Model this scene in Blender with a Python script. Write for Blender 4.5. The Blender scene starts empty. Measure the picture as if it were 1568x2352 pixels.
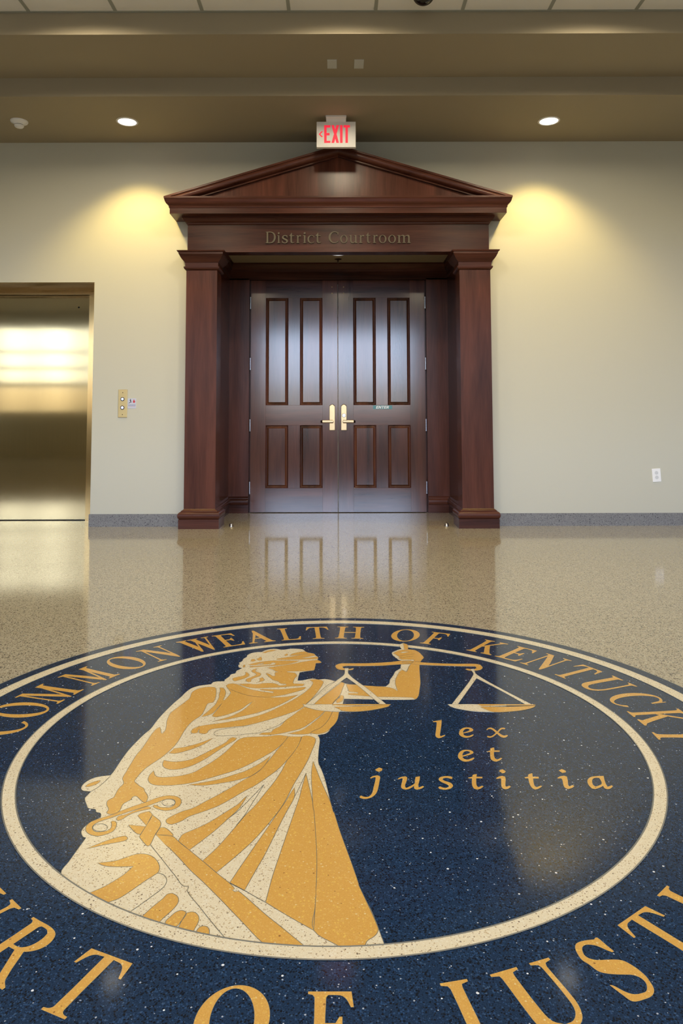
import bpy, bmesh, math, random
from mathutils import Vector, Matrix
from mathutils.geometry import tessellate_polygon

# ------------------------------------------------------------------ scene, camera, light
SC = bpy.context.scene
COL = SC.collection
SC.view_settings.view_transform = 'Standard'
SC.view_settings.look = 'None'
SC.view_settings.gamma = 1.0
SC.view_settings.use_curve_mapping = False
SC.view_settings.exposure = -0.08
SC.cycles.use_denoising = True
SC.cycles.max_bounces = 10
SC.cycles.diffuse_bounces = 5
SC.cycles.glossy_bounces = 4
SC.cycles.sample_clamp_indirect = 6.0
SC.cycles.caustics_reflective = False
SC.cycles.caustics_refractive = False
PI = math.pi

def rad(a): return a * PI / 180.0

# shift-lens view down the axis of the doorway: low tripod, 38 mm, slight upward pitch
PITCH, YAW, ROLL = 0.0648179, 0.0007245, 0.0022729
Rz = Matrix(((math.cos(YAW), -math.sin(YAW), 0), (math.sin(YAW), math.cos(YAW), 0), (0, 0, 1)))
Rx = Matrix(((1, 0, 0), (0, math.cos(PITCH), -math.sin(PITCH)), (0, math.sin(PITCH), math.cos(PITCH))))
Ry = Matrix(((math.cos(ROLL), 0, math.sin(ROLL)), (0, 1, 0), (-math.sin(ROLL), 0, math.cos(ROLL))))
R3 = Rz @ Rx @ Ry
cam_data = bpy.data.cameras.new('camera')
cam = bpy.data.objects.new('camera', cam_data)
COL.objects.link(cam)
cam_data.sensor_fit = 'HORIZONTAL'
cam_data.sensor_width = 36.0
cam_data.lens = 36.0 * 1655.18 / 1568.0
cam_data.shift_x = (784.0 - 777.163) / 1568.0
cam_data.shift_y = (858.414 - 1176.0) / 1568.0
cam_data.clip_start = 0.05
M = Matrix.Identity(4)
for i in range(3):
    M[i][0] = R3[i][0]; M[i][1] = R3[i][2]; M[i][2] = -R3[i][1]
M.translation = Vector((0.01159, -7.53984, 0.95339))
cam.matrix_world = M
SC.camera = cam

# sky outside the lobby windows: bright overcast above, trees and buildings low, ground below
SKY = 21.0
world = bpy.data.worlds.new('sky')
SC.world = world
world.use_nodes = True
wn = world.node_tree.nodes; wl = world.node_tree.links
bgn = wn['Background']
tcw = wn.new('ShaderNodeTexCoord')
sepw = wn.new('ShaderNodeSeparateXYZ')
rampw = wn.new('ShaderNodeValToRGB')
mpw = wn.new('ShaderNodeMapRange')
mpw.inputs['From Min'].default_value = -0.2; mpw.inputs['From Max'].default_value = 0.3
wl.new(tcw.outputs['Generated'], sepw.inputs[0])
wl.new(sepw.outputs['Z'], mpw.inputs['Value'])
wl.new(mpw.outputs[0], rampw.inputs[0])
e = rampw.color_ramp.elements
e[0].position = 0.0; e[0].color = (0.10, 0.10, 0.095, 1)
e[1].position = 1.0; e[1].color = (0.61, 0.785, 1.17, 1)
for pos, c in ((0.39, (0.11, 0.11, 0.10)), (0.42, (0.22, 0.21, 0.18)), (0.48, (0.36, 0.34, 0.29)), (0.52, (0.68, 0.82, 1.06))):
    k = e.new(pos); k.color = (*c, 1)
wl.new(rampw.outputs[0], bgn.inputs['Color'])
bgn.inputs['Strength'].default_value = SKY

def spot(name, loc, power, color, angle, blend, radius, target=None):
    d = bpy.data.lights.new(name, 'SPOT')
    d.energy = power; d.color = color; d.spot_size = rad(angle); d.spot_blend = blend; d.shadow_soft_size = radius; d.specular_factor = 0.0
    o = bpy.data.objects.new(name, d); COL.objects.link(o); o.location = loc
    if target is not None:
        o.rotation_euler = (Vector(target) - Vector(loc)).to_track_quat('-Z', 'Y').to_euler()
    return o

WARM = (1.0, 0.74, 0.25)
# cans in the low bulkhead beside the doorway, over the wall
for sx in (-1.829, 1.846):
    spot('bulkhead_lamp', (sx, -1.412, 3.53), 112, WARM, 108, 0.6, 0.06)
# can in the ceiling of the door recess
spot('recess_lamp', (0.005, -0.45, 2.585), 22, (1.0, 0.66, 0.36), 86, 0.5, 0.05)
# cans in the tiled ceiling of the lobby
for sx in (-1.75, 0.05, 1.80):
    for sy in (-3.10, -5.6, -8.6):
        spot('lobby_lamp', (sx, sy, 3.86), 130, (1.0, 0.85, 0.60), 168, 0.35, 0.11)

# daylight through the windows of the wall behind the viewer (guides the sampling of the sky)
WIN = [(-2.1, 2.1)] + [(s * c - 0.29, s * c + 0.29) for s in (-1, 1) for c in (4.3, 5.9, 7.5, 8.7)]
WZ0, WZ1, WY = 1.15, 3.50, -12.6
for a, b in WIN:
    d = bpy.data.lights.new('window_portal', 'AREA')
    d.shape = 'RECTANGLE'; d.size = b - a; d.size_y = WZ1 - WZ0
    d.cycles.is_portal = True
    o = bpy.data.objects.new('window_portal', d); COL.objects.link(o)
    o.location = ((a + b) / 2, WY - 0.12, (WZ0 + WZ1) / 2)
    o.rotation_euler = (PI / 2, 0, PI)      # its -Z looks into the room (+y)
    o.rotation_euler = Vector((0, 1, 0)).to_track_quat('-Z', 'Y').to_euler()

# ------------------------------------------------------------------ materials
def new_mat(name):
    m = bpy.data.materials.new(name); m.use_nodes = True
    return m, m.node_tree.nodes, m.node_tree.links, m.node_tree.nodes['Principled BSDF']

def plain(name, color, rough=0.5, metal=0.0, emit=None, strength=0.0, spec=0.5, coat=0.0):
    m, n, l, b = new_mat(name)
    b.inputs['Base Color'].default_value = (*color, 1)
    b.inputs['Roughness'].default_value = rough
    b.inputs['Metallic'].default_value = metal
    b.inputs['Specular IOR Level'].default_value = spec
    b.inputs['Coat Weight'].default_value = coat
    if emit:
        b.inputs['Emission Color'].default_value = (*emit, 1)
        b.inputs['Emission Strength'].default_value = strength
    return m

def mix_color(n, l, fac, a, b):
    x = n.new('ShaderNodeMix'); x.data_type = 'RGBA'
    if isinstance(fac, float): x.inputs[0].default_value = fac
    else: l.new(fac, x.inputs[0])
    for s, v in ((6, a), (7, b)):
        if isinstance(v, tuple): x.inputs[s].default_value = (*v, 1)
        else: l.new(v, x.inputs[s])
    return x.outputs[2]

def math_node(n, l, op, a, b):
    x = n.new('ShaderNodeMath'); x.operation = op
    for s, v in ((0, a), (1, b)):
        if isinstance(v, (int, float)): x.inputs[s].default_value = v
        else: l.new(v, x.inputs[s])
    return x.outputs[0]

def terrazzo(name, base, vary, chips, rough=0.10, dims='2D', spec=0.5, bump=0.0):
    """ground stone: a matrix colour with fine mottling and layers of chips (colour, cells per metre, share of cells, radius in cells)"""
    m, n, l, b = new_mat(name)
    tc = n.new('ShaderNodeTexCoord')
    nz = n.new('ShaderNodeTexNoise'); nz.noise_dimensions = dims
    nz.inputs['Scale'].default_value = 420.0; nz.inputs['Detail'].default_value = 1.0
    l.new(tc.outputs['Object'], nz.inputs['Vector'])
    rmp = n.new('ShaderNodeMapRange'); rmp.inputs['From Min'].default_value = 0.35; rmp.inputs['From Max'].default_value = 0.65
    l.new(nz.outputs[0], rmp.inputs['Value'])
    col = mix_color(n, l, rmp.outputs[0], base, vary)
    for i, (c, scale, share, radius) in enumerate(chips):
        v = n.new('ShaderNodeTexVoronoi'); v.voronoi_dimensions = dims
        v.inputs['Scale'].default_value = scale; v.inputs['Randomness'].default_value = 1.0
        mp = n.new('ShaderNodeMapping'); mp.inputs['Location'].default_value = (3.7 * i + 0.3, 1.9 * i + 0.7, 2.3 * i)
        mp.inputs['Rotation'].default_value = (0, 0, 0.6 * i)
        l.new(tc.outputs['Object'], mp.inputs['Vector']); l.new(mp.outputs[0], v.inputs['Vector'])
        sp = n.new('ShaderNodeSeparateColor'); l.new(v.outputs['Color'], sp.inputs[0])
        pick = math_node(n, l, 'LESS_THAN', sp.outputs[0], share)
        rr = math_node(n, l, 'MULTIPLY', sp.outputs[1], radius)
        near = math_node(n, l, 'LESS_THAN', v.outputs['Distance'], math_node(n, l, 'ADD', rr, radius * 0.35))
        col = mix_color(n, l, math_node(n, l, 'MULTIPLY', pick, near), col, c)
    l.new(col, b.inputs['Base Color'])
    b.inputs['Roughness'].default_value = rough
    b.inputs['Specular IOR Level'].default_value = spec
    return m

def wood(name, axis, dark, light, rough=0.26, spec=0.5, bump=0.012):
    """stained mahogany, grain along axis"""
    m, n, l, b = new_mat(name)
    tc = n.new('ShaderNodeTexCoord'); oi = n.new('ShaderNodeObjectInfo')
    off = n.new('ShaderNodeVectorMath'); off.operation = 'ADD'
    cmb = n.new('ShaderNodeCombineXYZ')
    rnd = math_node(n, l, 'MULTIPLY', oi.outputs['Random'], 37.0)
    for k in range(3): l.new(rnd, cmb.inputs[k])
    l.new(tc.outputs['Object'], off.inputs[0]); l.new(cmb.outputs[0], off.inputs[1])
    def noise(across, along, detail, dist):
        mp = n.new('ShaderNodeMapping')
        s = [across] * 3; s[axis] = along
        mp.inputs['Scale'].default_value = s
        l.new(off.outputs[0], mp.inputs['Vector'])
        z = n.new('ShaderNodeTexNoise'); z.inputs['Scale'].default_value = 1.0
        z.inputs['Detail'].default_value = detail; z.inputs['Distortion'].default_value = dist
        l.new(mp.outputs[0], z.inputs['Vector'])
        return z.outputs[0]
    broad = noise(9.0, 0.9, 3.0, 0.6)
    fine = noise(160.0, 5.0, 2.0, 0.2)
    mix = math_node(n, l, 'ADD', math_node(n, l, 'MULTIPLY', broad, 0.72), math_node(n, l, 'MULTIPLY', fine, 0.28))
    tint = math_node(n, l, 'ADD', mix, math_node(n, l, 'MULTIPLY', math_node(n, l, 'SUBTRACT', oi.outputs['Random'], 0.5), 0.16))
    r = n.new('ShaderNodeValToRGB'); l.new(tint, r.inputs[0])
    r.color_ramp.elements[0].position = 0.30; r.color_ramp.elements[0].color = (*dark, 1)
    r.color_ramp.elements[1].position = 0.72; r.color_ramp.elements[1].color = (*light, 1)
    l.new(r.outputs[0], b.inputs['Base Color'])
    b.inputs['Roughness'].default_value = rough
    b.inputs['Specular IOR Level'].default_value = spec
    bp = n.new('ShaderNodeBump'); bp.inputs['Strength'].default_value = bump; bp.inputs['Distance'].default_value = 0.002
    l.new(fine, bp.inputs['Height']); l.new(bp.outputs[0], b.inputs['Normal'])
    return m

def paint(name, color, rough=0.75):
    m, n, l, b = new_mat(name)
    tc = n.new('ShaderNodeTexCoord')
    z = n.new('ShaderNodeTexNoise'); z.inputs['Scale'].default_value = 260.0; z.inputs['Detail'].default_value = 2.0
    l.new(tc.outputs['Object'], z.inputs['Vector'])
    bp = n.new('ShaderNodeBump'); bp.inputs['Strength'].default_value = 0.05; bp.inputs['Distance'].default_value = 0.001
    l.new(z.outputs[0], bp.inputs['Height']); l.new(bp.outputs[0], b.inputs['Normal'])
    b.inputs['Base Color'].default_value = (*color, 1)
    b.inputs['Roughness'].default_value = rough; b.inputs['Specular IOR Level'].default_value = 0.25
    return m

def brushed(name, color, rough, aniso=0.95):
    """brushed metal: an upright grain that spreads reflections sideways, with faint streaks"""
    m, n, l, b = new_mat(name)
    tc = n.new('ShaderNodeTexCoord')
    mp = n.new('ShaderNodeMapping'); mp.inputs['Scale'].default_value = (420.0, 420.0, 2.0)
    l.new(tc.outputs['Object'], mp.inputs['Vector'])
    z = n.new('ShaderNodeTexNoise'); z.inputs['Scale'].default_value = 1.0; z.inputs['Detail'].default_value = 2.0
    l.new(mp.outputs[0], z.inputs['Vector'])
    c = mix_color(n, l, z.outputs[0], tuple(v * 0.88 for v in color), tuple(v * 1.10 for v in color))
    l.new(c, b.inputs['Base Color'])
    tg = n.new('ShaderNodeTangent'); tg.direction_type = 'RADIAL'; tg.axis = 'Z'
    l.new(tg.outputs[0], b.inputs['Tangent'])
    b.inputs['Anisotropic'].default_value = aniso
    b.inputs['Metallic'].default_value = 1.0; b.inputs['Roughness'].default_value = rough
    return m

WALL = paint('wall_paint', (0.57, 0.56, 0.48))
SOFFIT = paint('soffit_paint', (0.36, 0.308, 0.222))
TILE = paint('ceiling_tile', (0.88, 0.865, 0.835), 0.95)
GRID = plain('tile_grid', (0.36, 0.37, 0.33), 0.5)
WV = wood('mahogany_upright', 2, (0.028, 0.0088, 0.006), (0.115, 0.039, 0.0245), 0.25, 0.18, 0.0)
WDV = wood('door_mahogany_upright', 2, (0.030, 0.0090, 0.006), (0.115, 0.038, 0.0235), 0.135, 0.58, 0.0)
WDH = wood('door_mahogany_level', 0, (0.030, 0.0090, 0.006), (0.115, 0.038, 0.0235), 0.135, 0.58, 0.0)
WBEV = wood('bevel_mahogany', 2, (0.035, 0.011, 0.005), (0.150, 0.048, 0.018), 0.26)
WH = wood('mahogany_level', 0, (0.028, 0.0088, 0.006), (0.115, 0.039, 0.0245), 0.25, 0.18, 0.0)
FLOORM = terrazzo('floor_terrazzo', (0.345, 0.312, 0.228), (0.41, 0.372, 0.28),
                  [((0.46, 0.425, 0.33), 150, 0.30, 0.55), ((0.26, 0.21, 0.15), 170, 0.26, 0.50), ((0.10, 0.088, 0.076), 190, 0.20, 0.48), ((0.06, 0.056, 0.052), 125, 0.09, 0.38)], 0.075)
BLUE = terrazzo('blue_terrazzo', (0.0095, 0.0225, 0.052), (0.0165, 0.038, 0.085),
                [((0.024, 0.060, 0.140), 260, 0.30, 0.42), ((0.0065, 0.011, 0.021), 230, 0.34, 0.46), ((0.040, 0.080, 0.155), 200, 0.08, 0.34), ((0.66, 0.70, 0.75), 80, 0.017, 0.16), ((0.34, 0.39, 0.46), 220, 0.018, 0.30)], 0.085, '2D', 0.38)
GOLD = terrazzo('gold_terrazzo', (0.55, 0.310, 0.074), (0.61, 0.350, 0.090),
                [((0.60, 0.36, 0.10), 210, 0.28, 0.48), ((0.66, 0.43, 0.10), 230, 0.12, 0.42), ((0.66, 0.50, 0.24), 190, 0.05, 0.32), ((0.28, 0.14, 0.045), 150, 0.010, 0.24)], 0.08)
CREAM = terrazzo('cream_terrazzo', (0.64, 0.565, 0.405), (0.70, 0.63, 0.465),
                 [((0.70, 0.65, 0.51), 230, 0.25, 0.50), ((0.50, 0.40, 0.25), 280, 0.16, 0.42), ((0.29, 0.225, 0.145), 290, 0.09, 0.36), ((0.19, 0.145, 0.10), 180, 0.035, 0.28)], 0.08)
GRANITE = terrazzo('base_terrazzo', (0.165, 0.160, 0.160), (0.21, 0.205, 0.205),
                   [((0.27, 0.265, 0.265), 150, 0.25, 0.50), ((0.085, 0.083, 0.088), 170, 0.28, 0.50), ((0.03, 0.03, 0.034), 130, 0.14, 0.42)], 0.25, '3D')
ZINC = plain('divider_zinc', (0.20, 0.21, 0.185), 0.35, 0.6)
STRIP = plain('ring_divider', (0.24, 0.25, 0.24), 0.35, 0.5)
BRASS = brushed('brushed_brass', (0.45, 0.335, 0.165), 0.10)
BRASSF = brushed('brass_frame', (0.50, 0.33, 0.135), 0.22)
POLBRASS = plain('polished_brass', (0.36, 0.25, 0.13), 0.28, 1.0)
DARKBRASS = plain('dark_bronze', (0.05, 0.03, 0.02), 0.4, 0.8)
STEEL = plain('steel', (0.48, 0.48, 0.50), 0.30, 1.0)
WHITEP = plain('white_plastic', (0.90, 0.90, 0.92), 0.35)
GREYP = plain('grey_plastic', (0.60, 0.61, 0.58), 0.5)
BLACKP = plain('black_plastic', (0.010, 0.010, 0.012), 0.12)
DARKP = plain('dark_plastic', (0.03, 0.03, 0.03), 0.5)
SIGNP = plain('sign_housing', (0.86, 0.84, 0.84), 0.4)
RED = plain('lit_red', (0.35, 0.008, 0.016), 0.5, emit=(1.0, 0.022, 0.062), strength=0.85)
LAMP = plain('lamp_glass', (0.9, 0.9, 0.9), 0.4, emit=(1.0, 0.95, 0.84), strength=4.5)
LAMP_DIM = plain('lamp_glass_dim', (0.9, 0.9, 0.9), 0.4, emit=(0.95, 0.95, 1.0), strength=0.9)
BUTTON = plain('lit_button', (0.6, 0.65, 0.8), 0.3, emit=(0.62, 0.74, 1.0), strength=0.55)
PEWTER = plain('pewter_letter', (0.150, 0.126, 0.088), 0.8, 0.0, spec=0.2)
TEAL = plain('teal_sticker', (0.055, 0.22, 0.24), 0.4)
WHITEI = plain('white_ink', (0.80, 0.82, 0.84), 0.5)
PALEST = plain('pale_sticker', (0.56, 0.58, 0.70), 0.4)
INKD = plain('dark_ink', (0.02, 0.025, 0.04), 0.5)
INKR = plain('red_ink', (0.55, 0.03, 0.045), 0.5)
INKB = plain('blue_ink', (0.30, 0.34, 0.50), 0.5)
INKP = plain('pink_ink', (0.52, 0.40, 0.47), 0.5)
ALU = plain('window_aluminium', (0.10, 0.10, 0.10), 0.4, 0.3)
DARKGAP = plain('dark_gap', (0.006, 0.006, 0.006), 0.9)
GLASS = None

# ------------------------------------------------------------------ mesh helpers
ORIGIN = {}

def origin_of(o):
    while o is not None:
        if o.name in ORIGIN: return ORIGIN[o.name]
        o = o.parent
    return Vector((0, 0, 0))

class MB:
    def __init__(s): s.v = []; s.f = []; s.m = []
    def face(s, idx, mat=0): s.f.append(idx); s.m.append(mat)
    def add(s, pts):
        b = len(s.v); s.v += [Vector(p) for p in pts]; return b
    def poly(s, pts, mat=0):
        b = s.add(pts); s.face(tuple(range(b, b + len(pts))), mat)
    def box(s, x0, x1, y0, y1, z0, z1, mat=0):
        x0, x1 = min(x0, x1), max(x0, x1); y0, y1 = min(y0, y1), max(y0, y1); z0, z1 = min(z0, z1), max(z0, z1)
        b = s.add([(x0, y0, z0), (x1, y0, z0), (x1, y1, z0), (x0, y1, z0), (x0, y0, z1), (x1, y0, z1), (x1, y1, z1), (x0, y1, z1)])
        for q in ((0, 3, 2, 1), (4, 5, 6, 7), (0, 1, 5, 4), (1, 2, 6, 5), (2, 3, 7, 6), (3, 0, 4, 7)):
            s.face(tuple(b + k for k in q), mat)
        return s
    def loft(s, rings, closed=True, caps=True, mat=0):
        """rings: lists of equally many points"""
        n = len(rings[0]); b = [s.add(r) for r in rings]
        for i in range(len(rings) - 1):
            for j in range(n if closed else n - 1):
                k = (j + 1) % n
                s.face((b[i] + j, b[i] + k, b[i + 1] + k, b[i + 1] + j), mat)
        if caps:
            s.face(tuple(b[0] + j for j in reversed(range(n))), mat)
            s.face(tuple(b[-1] + j for j in range(n)), mat)
        return s
    def lathe(s, prof, c, axis='z', n=40, mat=0):
        """prof: (radius, height) along axis from c"""
        rings = []
        for r, h in prof:
            ring = []
            for j in range(n):
                t = 2 * PI * j / n; u, w = max(r, 1e-5) * math.cos(t), max(r, 1e-5) * math.sin(t)
                ring.append({'z': (c[0] + u, c[1] + w, c[2] + h), 'y': (c[0] + u, c[1] + h, c[2] + w), 'x': (c[0] + h, c[1] + u, c[2] + w)}[axis])
            rings.append(ring)
        return s.loft(rings, mat=mat)
    def sweep(s, path, prof, closed=False, mat=0):
        """profile of (out, z) run along a plan path with mitred corners; outward is on the right of travel"""
        n = len(path); P = [Vector(p) for p in path]; rings = []
        for i in range(n):
            a = P[i] - P[i - 1] if (closed or i > 0) else P[1] - P[0]
            b = P[(i + 1) % n] - P[i] if (closed or i < n - 1) else P[-1] - P[-2]
            na = Vector((a.y, -a.x)).normalized(); nb = Vector((b.y, -b.x)).normalized()
            mt = (na + nb); mt = mt / max(mt.dot(na), 1e-6)
            rings.append([(P[i].x + mt.x * o, P[i].y + mt.y * o, z) for o, z in prof])
        if closed: rings.append(rings[0])
        return s.loft(rings, closed=True, caps=not closed, mat=mat)
    def flat(s, outer, holes, to3, up, depth=0.0, mat=0):
        """a flat outline with holes filled by triangles; to3 maps (x, y) to a point; up is the side it faces"""
        loops = [[Vector((x, y, 0)) for x, y in outer]] + [[Vector((x, y, 0)) for x, y in h] for h in holes]
        allp = [p for lp in loops for p in lp]
        b = s.add([to3(p.x, p.y) for p in allp])
        for t in tessellate_polygon(loops):
            q = [s.v[b + k] for k in t]
            nrm = (q[1] - q[0]).cross(q[2] - q[0])
            s.face(tuple(b + k for k in (t if nrm.dot(up) > 0 else reversed(t))), mat)
        if depth:
            i = 0
            for lp in loops:
                n = len(lp); c = s.add([s.v[b + i + k] - up * depth for k in range(n)])
                area = sum(lp[k].x * lp[(k + 1) % n].y - lp[(k + 1) % n].x * lp[k].y for k in range(n))
                for k in range(n):
                    k2 = (k + 1) % n
                    q = (b + i + k, b + i + k2, c + k2, c + k)
                    s.face(q, mat)
                i += n
        return s
    def ribbon(s, pts, w, to3, closed, up, mat=0):
        n = len(pts); L = []; R = []
        for i in range(n):
            p = Vector(pts[i])
            a = Vector(pts[i - 1]) if (closed or i > 0) else None
            c = Vector(pts[(i + 1) % n]) if (closed or i < n - 1) else None
            d = Vector((0, 0))
            if a is not None and (p - a).length > 1e-9: d += (p - a).normalized()
            if c is not None and (c - p).length > 1e-9: d += (c - p).normalized()
            if d.length < 1e-6: d = Vector((1, 0))
            d.normalize(); nn = Vector((-d.y, d.x)) * w / 2
            L.append(to3(*(p + nn))); R.append(to3(*(p - nn)))
        b = s.add(L); c = s.add(R)
        for i in range(n if closed else n - 1):
            k = (i + 1) % n
            q = (c + i, c + k, b + k, b + i)
            v = [s.v[x] for x in q]
            if (v[1] - v[0]).cross(v[2] - v[0]).dot(up) < 0: q = tuple(reversed(q))
            s.face(q, mat)
        return s
    def build(s, name, mats, parent=None, smooth=None, fix=True, bevel=0.0):
        if not isinstance(mats, (list, tuple)): mats = [mats]
        o0 = origin_of(parent)
        me = bpy.data.meshes.new(name)
        me.from_pydata([tuple(v - o0) for v in s.v], [], s.f)
        for m in mats: me.materials.append(m)
        me.polygons.foreach_set('material_index', s.m)
        if fix:
            bm = bmesh.new(); bm.from_mesh(me)
            bmesh.ops.remove_doubles(bm, verts=bm.verts, dist=1e-6)
            bmesh.ops.recalc_face_normals(bm, faces=bm.faces)
            if bevel:
                ed = [e for e in bm.edges if len(e.link_faces) == 2 and e.calc_face_angle(0) > 0.6]
                bmesh.ops.bevel(bm, geom=ed, offset=bevel, segments=2, affect='EDGES', profile=0.6)
            bm.to_mesh(me); bm.free()
        if smooth is not None:
            me.polygons.foreach_set('use_smooth', [True] * len(me.polygons))
            me.set_sharp_from_angle(angle=rad(smooth))
        me.update()
        o = bpy.data.objects.new(name, me); COL.objects.link(o)
        if parent is not None: o.parent = parent
        return o

def tag(o, label, cat, group=None, kind=None):
    if label: o['label'] = label
    if cat: o['category'] = cat
    if group: o['group'] = group
    if kind: o['kind'] = kind
    return o

def thing(name, loc, label, cat, group=None):
    o = bpy.data.objects.new(name, None); COL.objects.link(o)
    o.empty_display_size = 0.1; o.location = loc
    ORIGIN[o.name] = Vector(loc)
    return tag(o, label, cat, group)

def structure(o):
    o['kind'] = 'structure'; return o

def copy_tree(o, parent=None):
    c = o.copy(); COL.objects.link(c)
    if parent is not None: c.parent = parent
    for ch in o.children: copy_tree(ch, c)
    return c

UP = Vector((0, 0, 1)); FRONT = Vector((0, -1, 0))

def smooth_loop(pts, closed=True, sub=4, corner=52.0):
    """Catmull-Rom through the points, sharp where the outline turns hard"""
    P = [Vector(p) for p in pts]; n = len(P)
    if n < 3: return [tuple(p) for p in P]
    T = []; sharp = []
    for i in range(n):
        if not closed and i in (0, n - 1):
            T.append(Vector((0, 0))); sharp.append(True); continue
        a = P[i] - P[i - 1]; b = P[(i + 1) % n] - P[i]
        ang = abs(math.degrees(a.angle(b))) if a.length > 1e-9 and b.length > 1e-9 else 180
        sharp.append(ang > corner)
        d = (P[(i + 1) % n] - P[i - 1])
        T.append(d.normalized() if d.length > 1e-9 else Vector((0, 0)))
    out = []
    for i in range(n if closed else n - 1):
        k = (i + 1) % n; c = P[k] - P[i]; Ln = c.length
        if sharp[i] and sharp[k]:
            out.append(tuple(P[i])); continue
        t0 = (c.normalized() if sharp[i] else T[i]) * Ln
        t1 = (c.normalized() if sharp[k] else T[k]) * Ln
        for s_ in range(sub):
            u = s_ / sub; u2, u3 = u * u, u * u * u
            out.append(tuple(P[i] * (2 * u3 - 3 * u2 + 1) + t0 * (u3 - 2 * u2 + u) + P[k] * (-2 * u3 + 3 * u2) + t1 * (u3 - u2)))
    if not closed: out.append(tuple(P[-1]))
    return out

# ------------------------------------------------------------------ room shell
WALL_Y = -0.94          # face of the wall with the doorway
Z_LOW, Z_MID, Z_TILE = 3.558, 3.711, 3.875
Y_STEP1, Y_STEP2 = -1.904, -2.556
RX = 9.2                # side walls
PX = 0.007              # axis of the doorway

structure(MB().box(-RX - 0.2, RX + 0.2, WY - 0.2, 0.4, -0.12, 0.0).build('floor', FLOORM))

w = MB()
EL0, EL1, ELZ = -3.62, -2.248, 2.236
RO = 1.165
w.box(-RX, EL0, WALL_Y, 0.3, 0, 4.1)
w.box(EL0, EL1, WALL_Y, 0.3, ELZ, 4.1)
w.box(EL1, PX - RO, WALL_Y, 0.3, 0, 4.1)
w.box(PX - RO, PX + RO, WALL_Y, 0.3, 2.612, 4.1)
w.box(PX + RO, RX, WALL_Y, 0.3, 0, 4.1)
w.box(EL0, EL1, -0.30, 0.3, 0, ELZ)
w.box(PX - RO, PX + RO, 0.06, 0.3, 0, 2.612)
structure(w.build('wall_back', WALL, fix=False))
structure(MB().box(-RX - 0.2, -RX, WY, 0.3, 0, 4.1).build('wall_left', WALL))
structure(MB().box(RX, RX + 0.2, WY, 0.3, 0, 4.1).build('wall_right', WALL))
w = MB()
xs = sorted([-RX] + [v for ab in WIN for v in ab] + [RX])
for i in range(0, len(xs), 2): w.box(xs[i], xs[i + 1], WY - 0.2, WY, 0, 4.1)
for a, b in WIN:
    w.box(a, b, WY - 0.2, WY, 0, WZ0); w.box(a, b, WY - 0.2, WY, WZ1, 4.1)
structure(w.build('wall_front', WALL, fix=False))
for k, (a, b) in enumerate(WIN):
    f = MB()
    nx = max(2, round((b - a) / 1.45))
    for i in range(nx + 1):
        x = a + (b - a) * i / nx; f.box(max(a, x - 0.03), min(b, x + 0.03), WY - 0.14, WY - 0.06, WZ0, WZ1)
    for z, h in ((WZ0 + 0.03, 0.03), (1.92, 0.05), (2.36, 0.035), (2.80, 0.03), (WZ1 - 0.03, 0.03)):
        f.box(a, b, WY - 0.14, WY - 0.06, z - h, z + h)
    structure(f.build('window_%d' % (k + 1), ALU, fix=False))

# stepped bulkhead over the wall
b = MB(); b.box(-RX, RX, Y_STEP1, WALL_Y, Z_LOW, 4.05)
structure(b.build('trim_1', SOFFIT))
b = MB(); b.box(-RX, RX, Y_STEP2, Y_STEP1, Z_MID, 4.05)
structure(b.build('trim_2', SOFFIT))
ceil = structure(MB().box(-RX, RX, WY, Y_STEP2, Z_TILE, 4.1).build('ceiling', TILE))
g = MB(); PITCH_T = 0.6188; X_T = -2.1965
k0 = math.ceil((-RX - X_T) / PITCH_T)
for k in range(k0, int((RX - X_T) / PITCH_T) + 1):
    x = X_T + k * PITCH_T; g.box(x - 0.0125, x + 0.0125, WY, Y_STEP2, Z_TILE - 0.004, Z_TILE + 0.002)
for k in range(17):
    y = -3.02 - k * PITCH_T
    if y > WY: g.box(-RX, RX, y - 0.0125, y + 0.0125, Z_TILE - 0.0042, Z_TILE + 0.002)
g.box(-RX, RX, Y_STEP2 - 0.022, Y_STEP2, Z_TILE - 0.0045, Z_TILE + 0.002)
g.build('grid', GRID, ceil, fix=False)
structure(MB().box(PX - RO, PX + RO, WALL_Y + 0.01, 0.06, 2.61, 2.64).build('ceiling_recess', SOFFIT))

# terrazzo baseboards
bl = MB().box(EL1 - 0.006, PX - 1.36, WALL_Y - 0.018, WALL_Y, 0, 0.112)
structure(bl.build('baseboard_left', GRANITE))
structure(MB().box(PX + 1.36, RX, WALL_Y - 0.018, WALL_Y, 0, 0.112).build('baseboard_right', GRANITE))
structure(MB().box(-RX, EL0, WALL_Y - 0.018, WALL_Y, 0, 0.112).build('baseboard_far_left', GRANITE))

# ------------------------------------------------------------------ wooden door surround
ds = thing('door_surround', (PX, WALL_Y, 0), 'dark mahogany door surround with square columns, entablature and triangular pediment', 'door surround')
SH_IN, SH_OUT, SH_F, SH_B = 1.099, 1.379, -1.070, -0.845

def rect_path(x0, x1, y0, y1):
    """plan rectangle run so that outward is on the right"""
    return [(x0, y1), (x0, y0), (x1, y0), (x1, y1)]

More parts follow.
